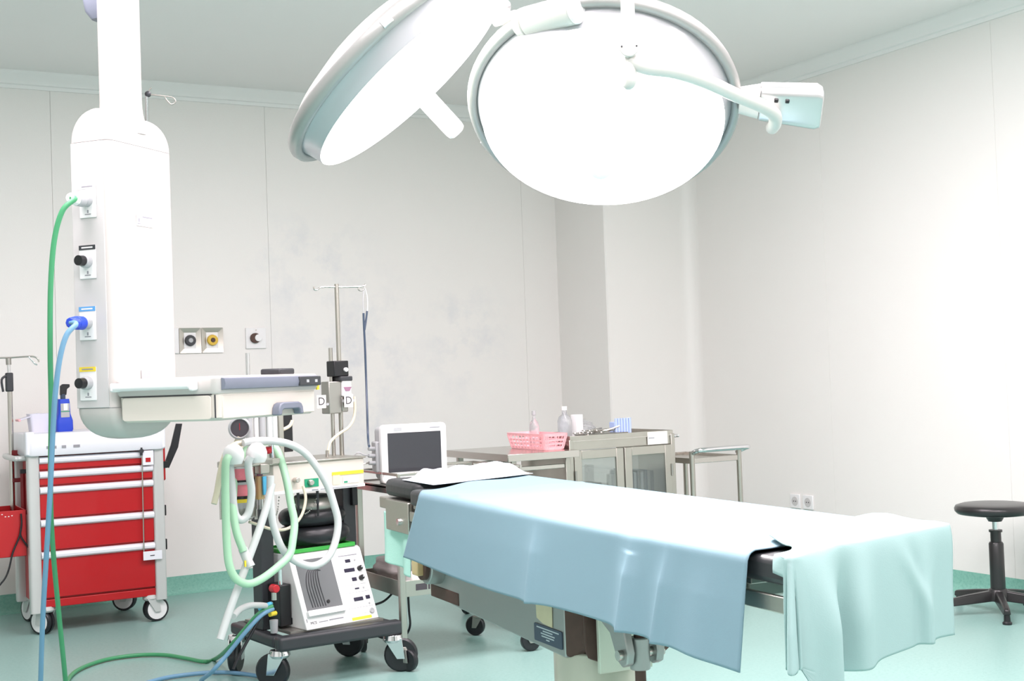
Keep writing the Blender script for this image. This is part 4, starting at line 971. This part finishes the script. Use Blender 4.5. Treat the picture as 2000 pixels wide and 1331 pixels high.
hose('suction_tube', 'cream_tube', [(592, 950), (597, 975), (590, 1005), (575, 1025), (555, 1035), (530, 1034), (505, 1026), (487, 1020)], -.15, -.22, .006)
# poles with IV hook, clamp, vaporiser block, D tags
PYY = .02
ap = A.aty(665, 560, PYY); ab = A.aty(668, 890, PYY)
ivp = MB().cyl((ab.x, PYY, .868), (ab.x, PYY, ap.z+.01), .0095, n=14).build('iv_pole', 'steel_brushed', am)
c = A.aty(655, 680, PYY+.03); MB().cyl((ab.x-.028, PYY+.02, .868), (ab.x-.028, PYY+.02, c.z), .0085, n=12).build('support_pole', 'steel', am)
hb_ = [A.aty(x, y, PYY) for x, y in ((613, 560), (614, 566), (620, 566), (630, 561), (665, 561), (705, 560), (714, 557))]
MB().tube(hb_, .0035, 8, 6).build('hook_bar', 'steel', ivp)
MB().tube([A.aty(x, y, PYY) for x, y in ((702, 560), (700, 566), (706, 568), (712, 563), (713, 555))], .003, 8, 4).build('hook', 'steel_dull', ivp)
c = A.aty(660, 722, PYY)
MB().bx(ab.x-.045, ab.x+.028, PYY-.03, PYY+.03, c.z-.03, c.z+.036).build('pole_clamp', 'black_plastic', am, .004)
MB().cyl((ab.x+.01, PYY-.03, c.z-.002), (ab.x+.01, PYY-.04, c.z-.002), .009, n=14).build('clamp_button', 'white_plastic', am)
MB().bx(ab.x-.02, ab.x+.04, PYY-.04, PYY+.03, c.z-.05, c.z-.03).build('clamp_foot', 'dark_plastic', am, .004)
MB().bx(ab.x-.012, ab.x+.032, PYY-.042, PYY+.02, c.z-.115, c.z-.052).build('vaporiser_head', 'white_plastic', am, .005)
MB().prism([(-.02, .0), (.02, 0), (.01, -.018), (-.01, -.018)], 0, .002, face_mtx((ab.x+.01, PYY-.042, c.z-.075), (1, 0, 0), (0, 0, 1))).build('vaporiser_badge', 'mauve', am)
MB().bx(ab.x-.005, ab.x+.03, PYY-.045, PYY-.03, c.z-.128, c.z-.115).build('vaporiser_slot', 'rust_brown', am, .003)
MB().bx(ab.x-.075, ab.x-.012, PYY-.03, PYY+.03, c.z-.185, c.z-.05).build('vaporiser_body', 'steel_dull', am, .004)
MB().bx(ab.x-.012, ab.x+.02, PYY-.03, PYY+.02, c.z-.18, c.z-.115).build('vaporiser_body', 'steel_dull', am, .004)
for px, py in ((628, 785), (681, 783)):
    c2 = A.aty(px, py, PYY-.05); mt3 = face_mtx(c2, (1, 0, 0), (0, 0, 1))
    tg = MB().prism(rrect(.022, .027, .001, 1), -.0015, 0, mt3).build('letter_tag', 'paper', am)
    text('lettering', 'D', .046, mt3 @ Matrix.Translation((0, 0, .0006)), 'ink', tg)
MB().cyl(A.aty(640, 790, PYY-.05)+Vector((0, 0, 0)), A.aty(640, 790, PYY-.02), .006, n=8).build('tag_clip', 'grey_plastic', am)
MB().bx(A.aty(676, 783, PYY).x-.04, A.aty(676, 783, PYY).x+.01, PYY-.048, PYY-.028, A.aty(676, 783, PYY).z-.006, A.aty(676, 783, PYY).z+.006).build('tag_clip', 'grey_plastic', am)
MB().tube([A.aty(x, y, PYY-.03) for x, y in ((692, 775), (693, 800), (690, 820), (680, 836), (662, 848), (645, 865), (639, 892))], .006, 10, 6).build('small_tube', 'cream_tube', am)
MB().cyl((A.aty(639, 890, PYY-.03).x, PYY-.03, .868), (A.aty(639, 890, PYY-.03).x, PYY-.03, A.aty(639, 880, PYY-.03).z), .007, n=10).build('tube_nipple', 'steel', am)
c = A.aty(483, 690, .1); MB().cyl((c.x, .1, .868), (c.x, .1, c.z), .008, n=12).build('rear_pole', 'chrome', am)
# rubber rings and steel bowl stacked on the green tray
for k, (z_, sc, lb_) in enumerate(((.551, 1.0, 'lower black rubber ring lying on the green tray'), (.6255, .93, 'upper black rubber ring under the steel bowl'))):
    wr_ = A.w(.045-.005*k, .03, z_+.004); mm_ = MB(); R1, r1 = .118*sc, .038*sc
    ring_ = [Vector((R1*math.cos(2*PI*i/48), R1*.78*math.sin(2*PI*i/48), 0)) for i in range(48)]
    mm_.tube(ring_, r1, 20, 1, closed=True, smooth=False)
    o_ = mm_.build('rubber_ring', 'black_rubber', None, angle=180); o_.location = wr_; o_.rotation_euler = (0, 0, A.rot)
    tag(o_, lb_, 'rubber ring', 'rubber rings on the anaesthesia machine')
bw = A.w(.035, .02, .653)
sbw = thing('steel_pot', 'dark lidded steel pot resting on the black rubber rings', 'pot'); sbw.location = bw
MB().lathe([(.0, .0), (.085, .0), (.096, .012), (.098, .025), (.085, .05), (.07, .057), (0, .058)], n=36).build('pot_body', 'steel_dull', sbw, angle=40)
MB().lathe([(.072, .0565), (.074, .06), (.066, .065), (0, .066)], n=36).build('lid', 'dark_plastic', sbw)
MB().ball((-.088, -.03, .03), .013).build('pot_knob', 'chrome', sbw)

# monitor cable hanging from the IV hook
cbx = thing('sensor_cable', 'black split sensor cable hanging from the drip hook to the monitor', 'cable')
AW = lambda x, y, yy: A.w(*A.aty(x, y, yy))
MB().tube([AW(712, 560, PYY), AW(709, 585, PYY), AW(710, 612, PYY), AW(712, 632, PYY)], .0022, 8, 6).build('wire', 'grey_plastic', cbx)
MB().tube([AW(712, 560, PYY), AW(717, 580, PYY), AW(718, 600, PYY), AW(715, 630, PYY)], .0022, 8, 6).build('wire', 'clear_hose', cbx)
MB().tube([AW(710, 612, PYY), AW(711, 640, PYY), AW(713, 680, PYY), AW(715, 740, PYY), AW(717, 800, PYY-.05), AW(719, 860, PYY-.1)] + [at_depth(721, 872, 5.02)], .005, 8, 6).build('cord', 'plate_navy', cbx)
MB().tube([AW(717, 608, PYY), AW(715, 625, PYY), AW(712, 645, PYY)], .0045, 8, 6).build('cord_branch', 'plate_navy', cbx)

# ================================================================== MONITOR TROLLEY + MONITOR
B = Frame(2.412, 5.01, 0)
mt = thing('equipment_trolley', 'steel equipment trolley carrying the patient monitor', 'trolley', B)
TX, TY, TZ = .285, .215, .735
for sx in (-1, 1):
    for sy in (-1, 1):
        MB().bx(sx*TX-.013, sx*TX+.013, sy*TY-.013, sy*TY+.013, .11, TZ+.01).build('leg', 'steel_brushed', mt, .003)
        caster(mt, sx*TX, sy*TY, .045, .026, .6+sx*.5+sy*1.2, .115, 'black_rubber', 'rust_brown', 'steel_dull')
MB().bx(-TX-.02, TX+.02, -TY-.02, TY+.02, TZ, TZ+.006).build('top_shelf', 'steel', mt)
for n_, a_ in (('front', (-TX-.02, TX+.02, -TY-.02, -TY-.014)), ('rear', (-TX-.02, TX+.02, TY+.014, TY+.02)), ('left', (-TX-.02, -TX-.014, -TY, TY)), ('right', (TX+.014, TX+.02, -TY, TY))):
    MB().bx(a_[0], a_[1], a_[2], a_[3], TZ-.022, TZ+.012).build('shelf_edge', 'steel', mt, .001)
for n_, a_ in (('front', (-TX, TX, -TY-.004, -TY+.004)), ('left', (-TX-.004, -TX+.004, -TY, TY)), ('right', (TX-.004, TX+.004, -TY, TY)), ('rear', (-TX, TX, TY-.004, TY+.004))):
    MB().bx(a_[0], a_[1], a_[2], a_[3], TZ+.05, TZ+.062).build('guard_rail', 'steel', mt, .002)
for sx in (-1, 1):
    for sy in (-1, 1): MB().bx(sx*TX-.006, sx*TX+.006, sy*TY-.006, sy*TY+.006, TZ+.005, TZ+.06).build('rail_post', 'steel', mt)
LZ = .325
MB().bx(-TX, TX, -TY, TY, LZ-.012, LZ-.006).build('lower_shelf', 'steel_brushed', mt)
for a_ in ((-TX, TX, -TY-.004, -TY), (-TX, TX, TY, TY+.004), (-TX-.004, -TX, -TY, TY), (TX, TX+.004, -TY, TY)):
    e_ = MB().bx(*a_, LZ-.03, LZ+.035).build('lower_edge', 'steel_brushed', mt, .001)
for k, (x_, w__) in enumerate(((-.2, .05), (-.165, .008), (-.148, .008), (-.13, .008))):
    MB().bx(x_-w__/2, x_+w__/2, -TY-.0055, -TY-.0035, LZ-.008, LZ+.018).build('shelf_slot', 'ink', mt)
MB().bx(-.08, -.03, -TY-.03, -TY-.004, LZ-.012, LZ+.03).build('shelf_clamp', 'amber_glass', mt, .004)
pc_ = thing('power_cable', 'black power cable drooping below the equipment trolley shelf', 'cable')
BW = lambda x, y, yy: B.w(*B.aty(x, y, yy))
MB().tube([BW(797, 1160, -.1), BW(799, 1195, -.1), BW(801, 1222, -.1), BW(793, 1240, -.08), BW(775, 1248, -.06), BW(745, 1246, -.02), BW(720, 1230, .02), BW(700, 1200, .05), BW(720, 1186, .05), BW(748, 1176, .05), BW(766, 1160, .05), BW(772, 1150, .05)], .005, 8, 6).build('cable', 'black_rubber', pc_)
# supplies on the lower shelf
def supply(name, label, m, cx, cy, hx, hy, h, rz=0, cat='box'):
    o_ = MB().prism(rrect(hx, hy, .006, 2), 0, h).build(name, m, None, .004); o_.location = B.w(cx, cy, LZ-.006); o_.rotation_euler = (0, 0, rz); return tag(o_, label, cat, 'supplies on the trolley shelf')
supply('cardboard_box', 'small white supply box at front of the trolley lower shelf', 'paper', -.19, -.16, .045, .03, .065, .1)
supply('cardboard_box', 'lilac flat supply box beside the white one on lower shelf', 'cart_lilac', -.235, -.165, .02, .03, .028, 0)
supply('supply_packet', 'flat crimson packet on the trolley lower shelf', 'mauve', -.125, -.175, .035, .02, .016, .2, 'packet')
supply('supply_bin', 'grey plastic supply bin in the middle of lower shelf', 'grey_plastic', -.13, -.06, .05, .05, .085, .15, 'bin')
yb_ = thing('supply_case', 'yellow edged black case on the trolley lower shelf', 'case', Frame(B.o.x-.045, B.o.y-.13, 8, LZ-.006), 'supplies on the trolley shelf')
MB().bx(-.035, .045, -.03, .05, 0, .02).build('case_base', 'rust_brown', yb_, .004)
MB().bx(-.035, .045, -.03, .05, .02, .06).build('case_body', 'black_plastic', yb_, .004)
for x0, x1, z0, z1 in ((-.037, .047, .02, .03), (-.037, -.027, .03, .085)): MB().bx(x0, x1, -.034, -.03, z0, z1).build('case_edge', 'brass_yellow', yb_, .002)
MB().bx(-.02, .04, -.031, -.028, .04, .075).build('case_card', 'paper', yb_)
MB().bx(-.035, .045, -.03, .05, .06, .078).build('case_lid', 'paper', yb_, .003)
def lump(name, label, m, c, sc, cat):
    mb_ = MB(); mb_.ball((0, 0, 0), 1, n=28, m=16)
    rnd = random.Random(len(label))
    ph = [rnd.uniform(0, 6) for _ in range(6)]
    out = []
    for v in mb_.v:
        k = 1+.10*math.sin(v[0]*5+ph[0])*math.sin(v[1]*6+ph[1])+.07*math.sin(v[2]*9+ph[2]+v[0]*4)
        out.append((v[0]*sc[0]*k, v[1]*sc[1]*k, max(-.92, v[2]*k)*sc[2]))
    mb_.v = out
    o_ = mb_.build(name, m, None, angle=180); o_.location = c; return tag(o_, label, cat)
lump('plastic_bag', 'crumpled grey plastic bag on the trolley lower shelf', 'grey_bag', B.w(-.205, .06, LZ-.006+.056), (.07, .12, .06), 'bag')
lump('plastic_bag', 'crumpled clear plastic bag at the back of trolley lower shelf', 'clear_plastic', B.w(.03, .12, LZ-.006+.075), (.09, .07, .08), 'bag')
# patient monitor
MO = Frame(2.272, 4.985, -6, TZ+.007)
mo = thing('patient_monitor', 'white framed patient monitor with dark blank screen', 'monitor', MO)
HB = .245
MB().prism(rrect(.145, HB/2, .018, 4, 0, HB/2+.005), 0, .035, Matrix(((1, 0, 0, 0), (0, 0, 1, -.055), (0, 1, 0, 0), (0, 0, 0, 1)))).build('bezel', 'white_plastic', mo, .006)
MB().prism(rrect(.135, HB/2-.01, .02, 4, 0, HB/2+.005), 0, .10, Matrix(((1, 0, 0, 0), (0, 0, 1, -.02), (0, 1, 0, 0), (0, 0, 0, 1)))).build('housing', 'grey_plastic', mo, .01)
MB().bx(-.118, .118, -.0575, -.0545, .05, HB-.03).build('screen', 'screen', mo, .0005)
MB().bx(-.09, -.055, -.0565, -.0545, HB-.022, HB-.008).build('badge', 'grey_plastic', mo)
MB().bx(.07, .115, -.0562, -.0548, HB-.016, HB-.012).build('lettering', 'ink_pale', mo)
MB().bx(-.155, -.13, -.01, .06, .05, .18).build('side_module', 'grey_plastic', mo, .006)
for z_ in (.09, .12, .15):
    MB().cyl((-.155, .01, z_), (-.185, .0, z_+.003), .009, n=12).build('connector', 'grey_plastic', mo, .002)
MB().tube([Vector((-.185, 0, .123)), Vector((-.21, -.02, .128)), Vector((-.235, -.02, .14)), Vector((-.25, -.01, .13))], .003, 6, 5).build('lead', 'grey_plastic', mo)
MB().tube([Vector((-.185, 0, .093)), Vector((-.21, -.01, .09)), Vector((-.23, .0, .075))], .003, 6, 5).build('lead', 'steel', mo)
MB().bx(-.12, .12, -.05, .07, 0, .012).build('foot', 'grey_plastic', mo, .003)

# ================================================================== INSTRUMENT TABLE, CABINET, LOW TROLLEY
def steel_table(root, x0, x1, y0, y1, z):
    MB().bx(x0, x1, y0, y1, z-.004, z).build('table_top', 'steel', root)
it = thing('instrument_table', 'stainless steel instrument table holding the pink basket', 'table', Frame(3.1, 5.46, 0))
ox, oy = 3.1, 5.46
X0_, X1_, Y0_, Y1_ = 2.83-ox, 3.214-ox, 5.14-oy, 5.78-oy
MB().bx(X0_, X1_, Y0_, Y1_, .812, .818).build('table_top', 'steel', it)
for a_ in ((X0_-.002, X0_+.002, Y0_, Y1_), (X1_-.002, X1_+.002, Y0_, Y1_), (X0_, X1_, Y1_-.002, Y1_+.002), (X0_, X1_, Y0_-.002, Y0_+.002)):
    MB().bx(*a_, .785, .818).build('top_edge', 'steel', it, .001)
for x_ in (X0_+.05, X1_-.04):
    for y_ in (Y0_+.05, Y1_-.05):
        MB().bx(x_-.014, x_+.014, y_-.014, y_+.014, .1, .79).build('leg', 'steel_brushed', it, .003)
        caster(it, x_, y_, .04, .024, .5, .105, 'black_rubber', 'grey_plastic', 'steel_dull')
MB().bx(X0_+.05, X1_-.04, Y0_+.044, Y0_+.056, .735, .755).build('cross_rail', 'steel', it, .002)
MB().bx(X0_+.05, X1_-.04, Y1_-.056, Y1_-.044, .735, .755).build('cross_rail', 'steel', it, .002)
MB().bx(X0_+.05, X1_-.04, Y0_+.05, Y1_-.05, .25, .256).build('lower_shelf', 'steel_brushed', it)

cab = thing('instrument_cabinet', 'stainless steel instrument cabinet with two framed glass doors', 'cabinet', Frame(3.535, 5.5, 0))
CX0, CX1, CY0, CY1, CZ0, CZ1 = -.30, .30, -.25, .24, .13, .855
for a_ in ((CX0, CX0+.012, CY0+.01, CY1), (CX1-.012, CX1, CY0+.01, CY1)): MB().bx(*a_, CZ0, CZ1).build('side_panel', 'steel_brushed', cab, .002)
MB().bx(CX0+.012, CX1-.012, CY1-.006, CY1-.002, CZ0, CZ1-.01).build('back_pane', 'glass', cab)
MB().bx(CX0, CX1, CY0+.01, CY1, CZ0, CZ0+.012).build('bottom_panel', 'steel_brushed', cab)
MB().bx(CX0-.006, CX1+.006, CY0-.006, CY1+.006, CZ1-.004, CZ1).build('cabinet_top', 'steel', cab)
MB().bx(CX0+.012, CX1-.012, CY0+.02, CY1-.01, .44, .446).build('inner_shelf', 'glass', cab)
for k, (z0, z1) in enumerate(((.853, .878),)):
    for a_ in ((CX0-.004, CX1+.004, CY0-.004, CY0), (CX0-.004, CX1+.004, CY1, CY1+.004), (CX0-.004, CX0, CY0, CY1), (CX1, CX1+.004, CY0, CY1)): MB().bx(*a_, z0, z1).build('top_rim', 'steel_brushed', cab, .001)
MB().bx(CX0, CX1, CY0, CY0+.012, .81, .853).build('fascia', 'steel_brushed', cab, .001)
for k, (a_, b_) in enumerate(((CX0+.012, -.004), (.004, CX1-.012))):
    d = MB(); z0, z1, f_ = CZ0+.01, .806, .042
    for q in ((a_, a_+f_, z0, z1), (b_-f_, b_, z0, z1), (a_+f_, b_-f_, z0, z0+f_), (a_+f_, b_-f_, z1-f_, z1)): d.bx(q[0], q[1], CY0-.012, CY0+.006, q[2], q[3])
    do = d.build('glass_door', 'steel_brushed', cab, .002)
    MB().bx(a_+f_-.004, b_-f_+.004, CY0-.004, CY0-.001, z0+f_-.004, z1-f_+.004).build('pane', 'glass', do)
    hx_ = a_+.004 if k == 0 else b_-.004
    for z_ in (.28, .68): MB().cyl((hx_, CY0-.014, z_-.03), (hx_, CY0-.014, z_+.03), .006, n=8).build('hinge', 'steel_dull', do)
for x_ in (CX0, CX1):
    MB().bx(x_-.012, x_+.012, CY0-.008, CY0+.012, CZ0, .86).build('corner_post', 'steel_brushed', cab, .003)
for x_ in (CX0+.04, CX1-.04):
    for y_ in (CY0+.05, CY1-.05): caster(cab, x_, y_, .045, .026, .8, .135, 'black_rubber', 'grey_plastic', 'steel_dull')
MB().tube([Vector((CX1+.004, CY0+.02, .845)), Vector((CX1+.05, CY0+.03, .845)), Vector((CX1+.06, CY0+.07, .845)), Vector((CX1+.06, CY1-.06, .845)), Vector((CX1+.05, CY1-.02, .845)), Vector((CX1+.004, CY1-.01, .845))], .008, 10, 6).build('push_handle', 'chrome', cab)
c = Frame(3.535, 5.5, 0).aty(1284, 853, -.256)
lb2 = MB().bx(c.x-.06, c.x+.06, -.2575, -.2545, .812, .874).build('paper_label', 'paper', cab)
MB().bx(c.x-.055, c.x-.02, -.2585, -.2575, .842, .847).build('lettering', 'ink_pale', lb2)
# contents seen through the glass
CF = Frame(3.535, 5.5, 0)
def inbox(name, label, m, cat, x0, x1, y0, y1, z0, z1):
    o_ = MB().bx(0, x1-x0, 0, y1-y0, 0, z1-z0).build(name, m, None, .005); o_.location = CF.w(x0, y0, z0); return tag(o_, label, cat, 'things in the instrument cabinet')
inbox('instrument_tin', 'squat steel instrument tin inside the cabinet behind left glass door', 'steel_dull', 'tin', -.14, -.03, -.10, .02, .447, .63)
inbox('instrument_tin', 'tall narrow steel tin standing behind the left glass door', 'grey_plastic', 'tin', -.10, -.06, .04, .09, .447, .72)
bk = [('steel_dull', .14), ('grey_plastic', .16), ('plate_navy', .165), ('grey_plastic', .15), ('steel_dull', .16), ('grey_plastic', .155), ('plate_navy', .16)]
for k, (m_, h_) in enumerate(bk):
    o_ = inbox('instrument_case', 'upright flat %s instrument case in the row behind right glass door' % {'steel_dull': 'steel', 'grey_plastic': 'grey', 'plate_navy': 'dark blue'}[m_], m_, 'case', .085+.022*k, .103+.022*k, -.12, .04, .447, .447+h_+.07)
inbox('cleaning_tray', 'low dark tray inside the cabinet behind right glass door', 'dark_plastic', 'tray', .035, .08, -.14, .0, .447, .55)
# things on top
pk = thing('plastic_basket', 'pink slotted plastic basket on the steel instrument table', 'basket', Frame(3.148, 5.42, 0, .8185))
bw0, bd0, bw1, bd1, bhh = .055, .17, .07, .19, .078
def bring(z, g=0.0):
    t_ = z/bhh; return rrect(bw0+(bw1-bw0)*t_-g, bd0+(bd1-bd0)*t_-g, .02, 4)
MB().prism(bring(0), 0, .004).build('basket_floor', 'pink_basket', pk)
for z0, z1 in ((.004, .014), (.024, .032), (.042, .050), (.064, .078)):
    b_ = MB(); ro = [[Vector((x, y, z)) for x, y in bring(z)] for z in (z0, z1)]; ri = [[Vector((x, y, z)) for x, y in bring(z, .003)] for z in (z1, z0)]
    b_.loft(ro+ri+[ro[0]], cap=False); b_.build('basket_band', 'pink_basket', pk, angle=50)
pts0, pts1 = bring(.004), bring(.07)
st_ = MB()
for i in range(0, len(pts0)):
    j = (i+1) % len(pts0); a0, a1, b0_, b1 = Vector((*pts0[i], .004)), Vector((*pts0[j], .004)), Vector((*pts1[i], .07)), Vector((*pts1[j], .07))
    nn = max(1, int((a1-a0).length/.028))
    for k in range(nn):
        p_, q_ = a0.lerp(a1, k/nn), b0_.lerp(b1, k/nn); st_.cyl(p_*.995, q_*.995, .003, n=5, caps=False)
o_ = st_.build('basket_rib', 'pink_basket', pk); o_['kind'] = 'stuff'
def bottle(label, x, y, z, r, h, m, cap):
    t_ = thing('saline_bottle', label, 'bottle', Frame(x, y, 0, z), 'bottles on the steel furniture')
    MB().lathe([(0, 0), (r, 0), (r, h*.55), (r*.8, h*.68), (r*.35, h*.76), (r*.33, h*.9), (0, h*.9)], n=20).build('bottle_body', m, t_, angle=50)
    MB().cyl((0, 0, h*.88), (0, 0, h), r*.4, n=14).build('cap', cap, t_, .001)
    return t_
bt = bottle('clear glass bottle with grey cap standing inside the pink basket', 3.165, 5.47, .823, .025, .18, 'clear_plastic', 'grey_plastic')
MB().cyl((0, 0, .045), (0, 0, .062), .0255, n=20).build('band', 'pink_basket', bt)
bottle('clear rounded bottle with white cap on the cabinet beside pink basket', 3.36, 5.50, .8555, .036, .16, 'clear_plastic', 'white_plastic')
bottle('tiny white capped vial beside the pale blue rack', 3.76, 5.52, .8555, .012, .085, 'clear_plastic', 'white_plastic')
o_ = MB().bx(-.025, .025, -.02, .02, 0, .115).build('carton', 'white_plastic', None, .003); o_.location = (3.445, 5.52, .8555); o_.rotation_euler = (0, 0, .3)
tag(o_, 'small white carton behind the steel instruments on cabinet', 'carton')
rk = thing('tube_rack', 'pale blue ribbed plastic rack on top of the instrument cabinet', 'rack', Frame(3.66, 5.45, 0, .8555))
MB().bx(-.05, .05, -.025, .025, 0, .07).build('rack_body', 'rack_blue', rk, .003)
for k in range(6): MB().cyl((-.042+.0168*k, -.026, .0), (-.042+.0168*k, -.026, .088), .0072, n=10).build('rack_tube', 'rack_blue', rk, .001)
tr = thing('instrument_box', 'flat steel instrument box lying under the forceps on the cabinet', 'box', Frame(3.51, 5.40, 2, .8555))
MB().prism(rrect(.125, .06, .012, 3), 0, .016).build('box_body', 'steel_brushed', tr, .002)
MB().prism(rrect(.128, .063, .012, 3), .0162, .022).build('lid', 'steel', tr, .002)
for k in range(7):
    rnd = random.Random(k); x = 3.45+.02*k; y = 5.40+rnd.uniform(-.03, .03); a_ = rnd.uniform(-.5, .5); ln = rnd.uniform(.06, .085)
    z_ = .8825+.005*(k % 3)
    sc_ = thing('surgical_instrument', 'thin steel surgical forceps lying among the instruments on cabinet' if k != 4 else 'steel forceps with raised tips among the instruments on cabinet', 'instrument', Frame(x, y, math.degrees(a_), z_), 'instruments on the cabinet top')
    MB().tube([Vector((-ln, .008, 0)), Vector((0, .0, .002)), Vector((ln, -.004, .02 if k == 4 else .006))], .0035, 6, 4).build('blade', 'steel', sc_)
    MB().tube([Vector((-ln, -.008, 0)), Vector((0, .002, .002)), Vector((ln, .003, .022 if k == 4 else .006))], .0035, 6, 4).build('blade', 'steel_dull', sc_)
    for sy in (-1, 1):
        MB().tube([Vector((-ln-.012+.012*math.cos(2*PI*i/10), sy*.016+.011*math.sin(2*PI*i/10), 0)) for i in range(10)], .0025, 6, 2, closed=True).build('finger_ring', 'steel', sc_)
lump('plastic_bag', 'small clear plastic bag beside the instruments on the cabinet', 'clear_plastic', Vector((3.50, 5.60, .8555+.042)), (.09, .06, .045), 'bag')

LT = Frame(4.075, 5.45, 0)
lt = thing('low_trolley', 'low steel trolley with rounded tubular push rail beside the cabinet', 'trolley', LT)
for x_ in (-.15, .15):
    for y_ in (-.24, .22):
        MB().cyl((x_, y_, .1), (x_, y_, .765 if y_ < 0 else .69), .0135, n=14).build('leg', 'steel_brushed', lt)
        caster(lt, x_, y_, .045, .026, 1.1, .11, 'black_rubber', 'grey_plastic', 'steel_dull')
MB().tube([Vector((-.15, -.24, .755)), Vector((-.14, -.275, .768)), Vector((-.10, -.295, .772)), Vector((.14, -.295, .772)), Vector((.18, -.275, .77)), Vector((.188, -.25, .766)), Vector((.172, -.225, .755)), Vector((.15, -.21, .75))], .0125, 12, 6).build('push_rail', 'chrome', lt)
for z_ in (.715, .28):
    MB().bx(-.15, .15, -.235, .22, z_-.005, z_).build('shelf', 'steel_brushed', lt)
    for a_ in ((-.155, .155, -.245, -.235), (-.155, .155, .218, .228), (-.16, -.152, -.24, .22), (.152, .16, -.24, .22)): MB().bx(*a_, z_-.012, z_+.016).build('shelf_edge', 'steel', lt, .002)

# ================================================================== STOOL
sl = thing('stool', 'black round swivel stool with five-arm base', 'stool', Frame(4.83, 4.12, 20))
MB().lathe([(0, .452), (.06, .452), (.12, .455), (.165, .462), (.176, .474), (.178, .487), (.172, .499), (.15, .506), (.08, .508), (0, .509)], n=48).build('seat', 'stool_black', sl, angle=50)
MB().lathe([(.0, .425), (.03, .425), (.045, .452), (0, .453)], n=24).build('seat_boss', 'stool_black', sl)
MB().cyl((0, 0, .36), (0, 0, .43), .0135, n=16).build('gas_rod', 'chrome', sl)
MB().cyl((0, 0, .30), (0, 0, .385), .024, n=20).build('upper_sleeve', 'stool_black', sl, .003)
MB().lathe([(.0, .375), (.03, .376), (.03, .386), (0, .387)], n=20).build('sleeve_collar', 'stool_black', sl)
MB().lathe([(.0, .08), (.034, .08), (.033, .2), (.033, .322), (.028, .33), (0, .33)], n=24).build('post', 'stool_black', sl, angle=40)
MB().lathe([(0, .06), (.05, .06), (.05, .095), (.038, .115), (0, .115)], n=24).build('hub', 'stool_black', sl, .003)
for k in range(5):
    a_ = 2*PI*k/5 - math.radians(20) + math.atan2(-4.12, -4.83) + .12
    d = Vector((math.cos(a_), math.sin(a_), 0)); s_ = Vector((-d.y, d.x, 0))
    def sec(r, w_, z0, z1): return [d*r - s_*w_ + Vector((0, 0, z0)), d*r + s_*w_ + Vector((0, 0, z0)), d*r + s_*w_*.7 + Vector((0, 0, z1)), d*r - s_*w_*.7 + Vector((0, 0, z1))]
    lg = MB().loft([sec(.03, .025, .06, .108), sec(.15, .021, .05, .092), sec(.265, .018, .042, .072), sec(.28, .014, .044, .066)]).build('leg', 'stool_black', sl, .005)
    MB().lathe([(0, 0), (.02, 0), (.021, .008), (.015, .014), (.013, .045), (0, .046)], d*.262, 18).build('foot_glide', 'black_plastic', lg)
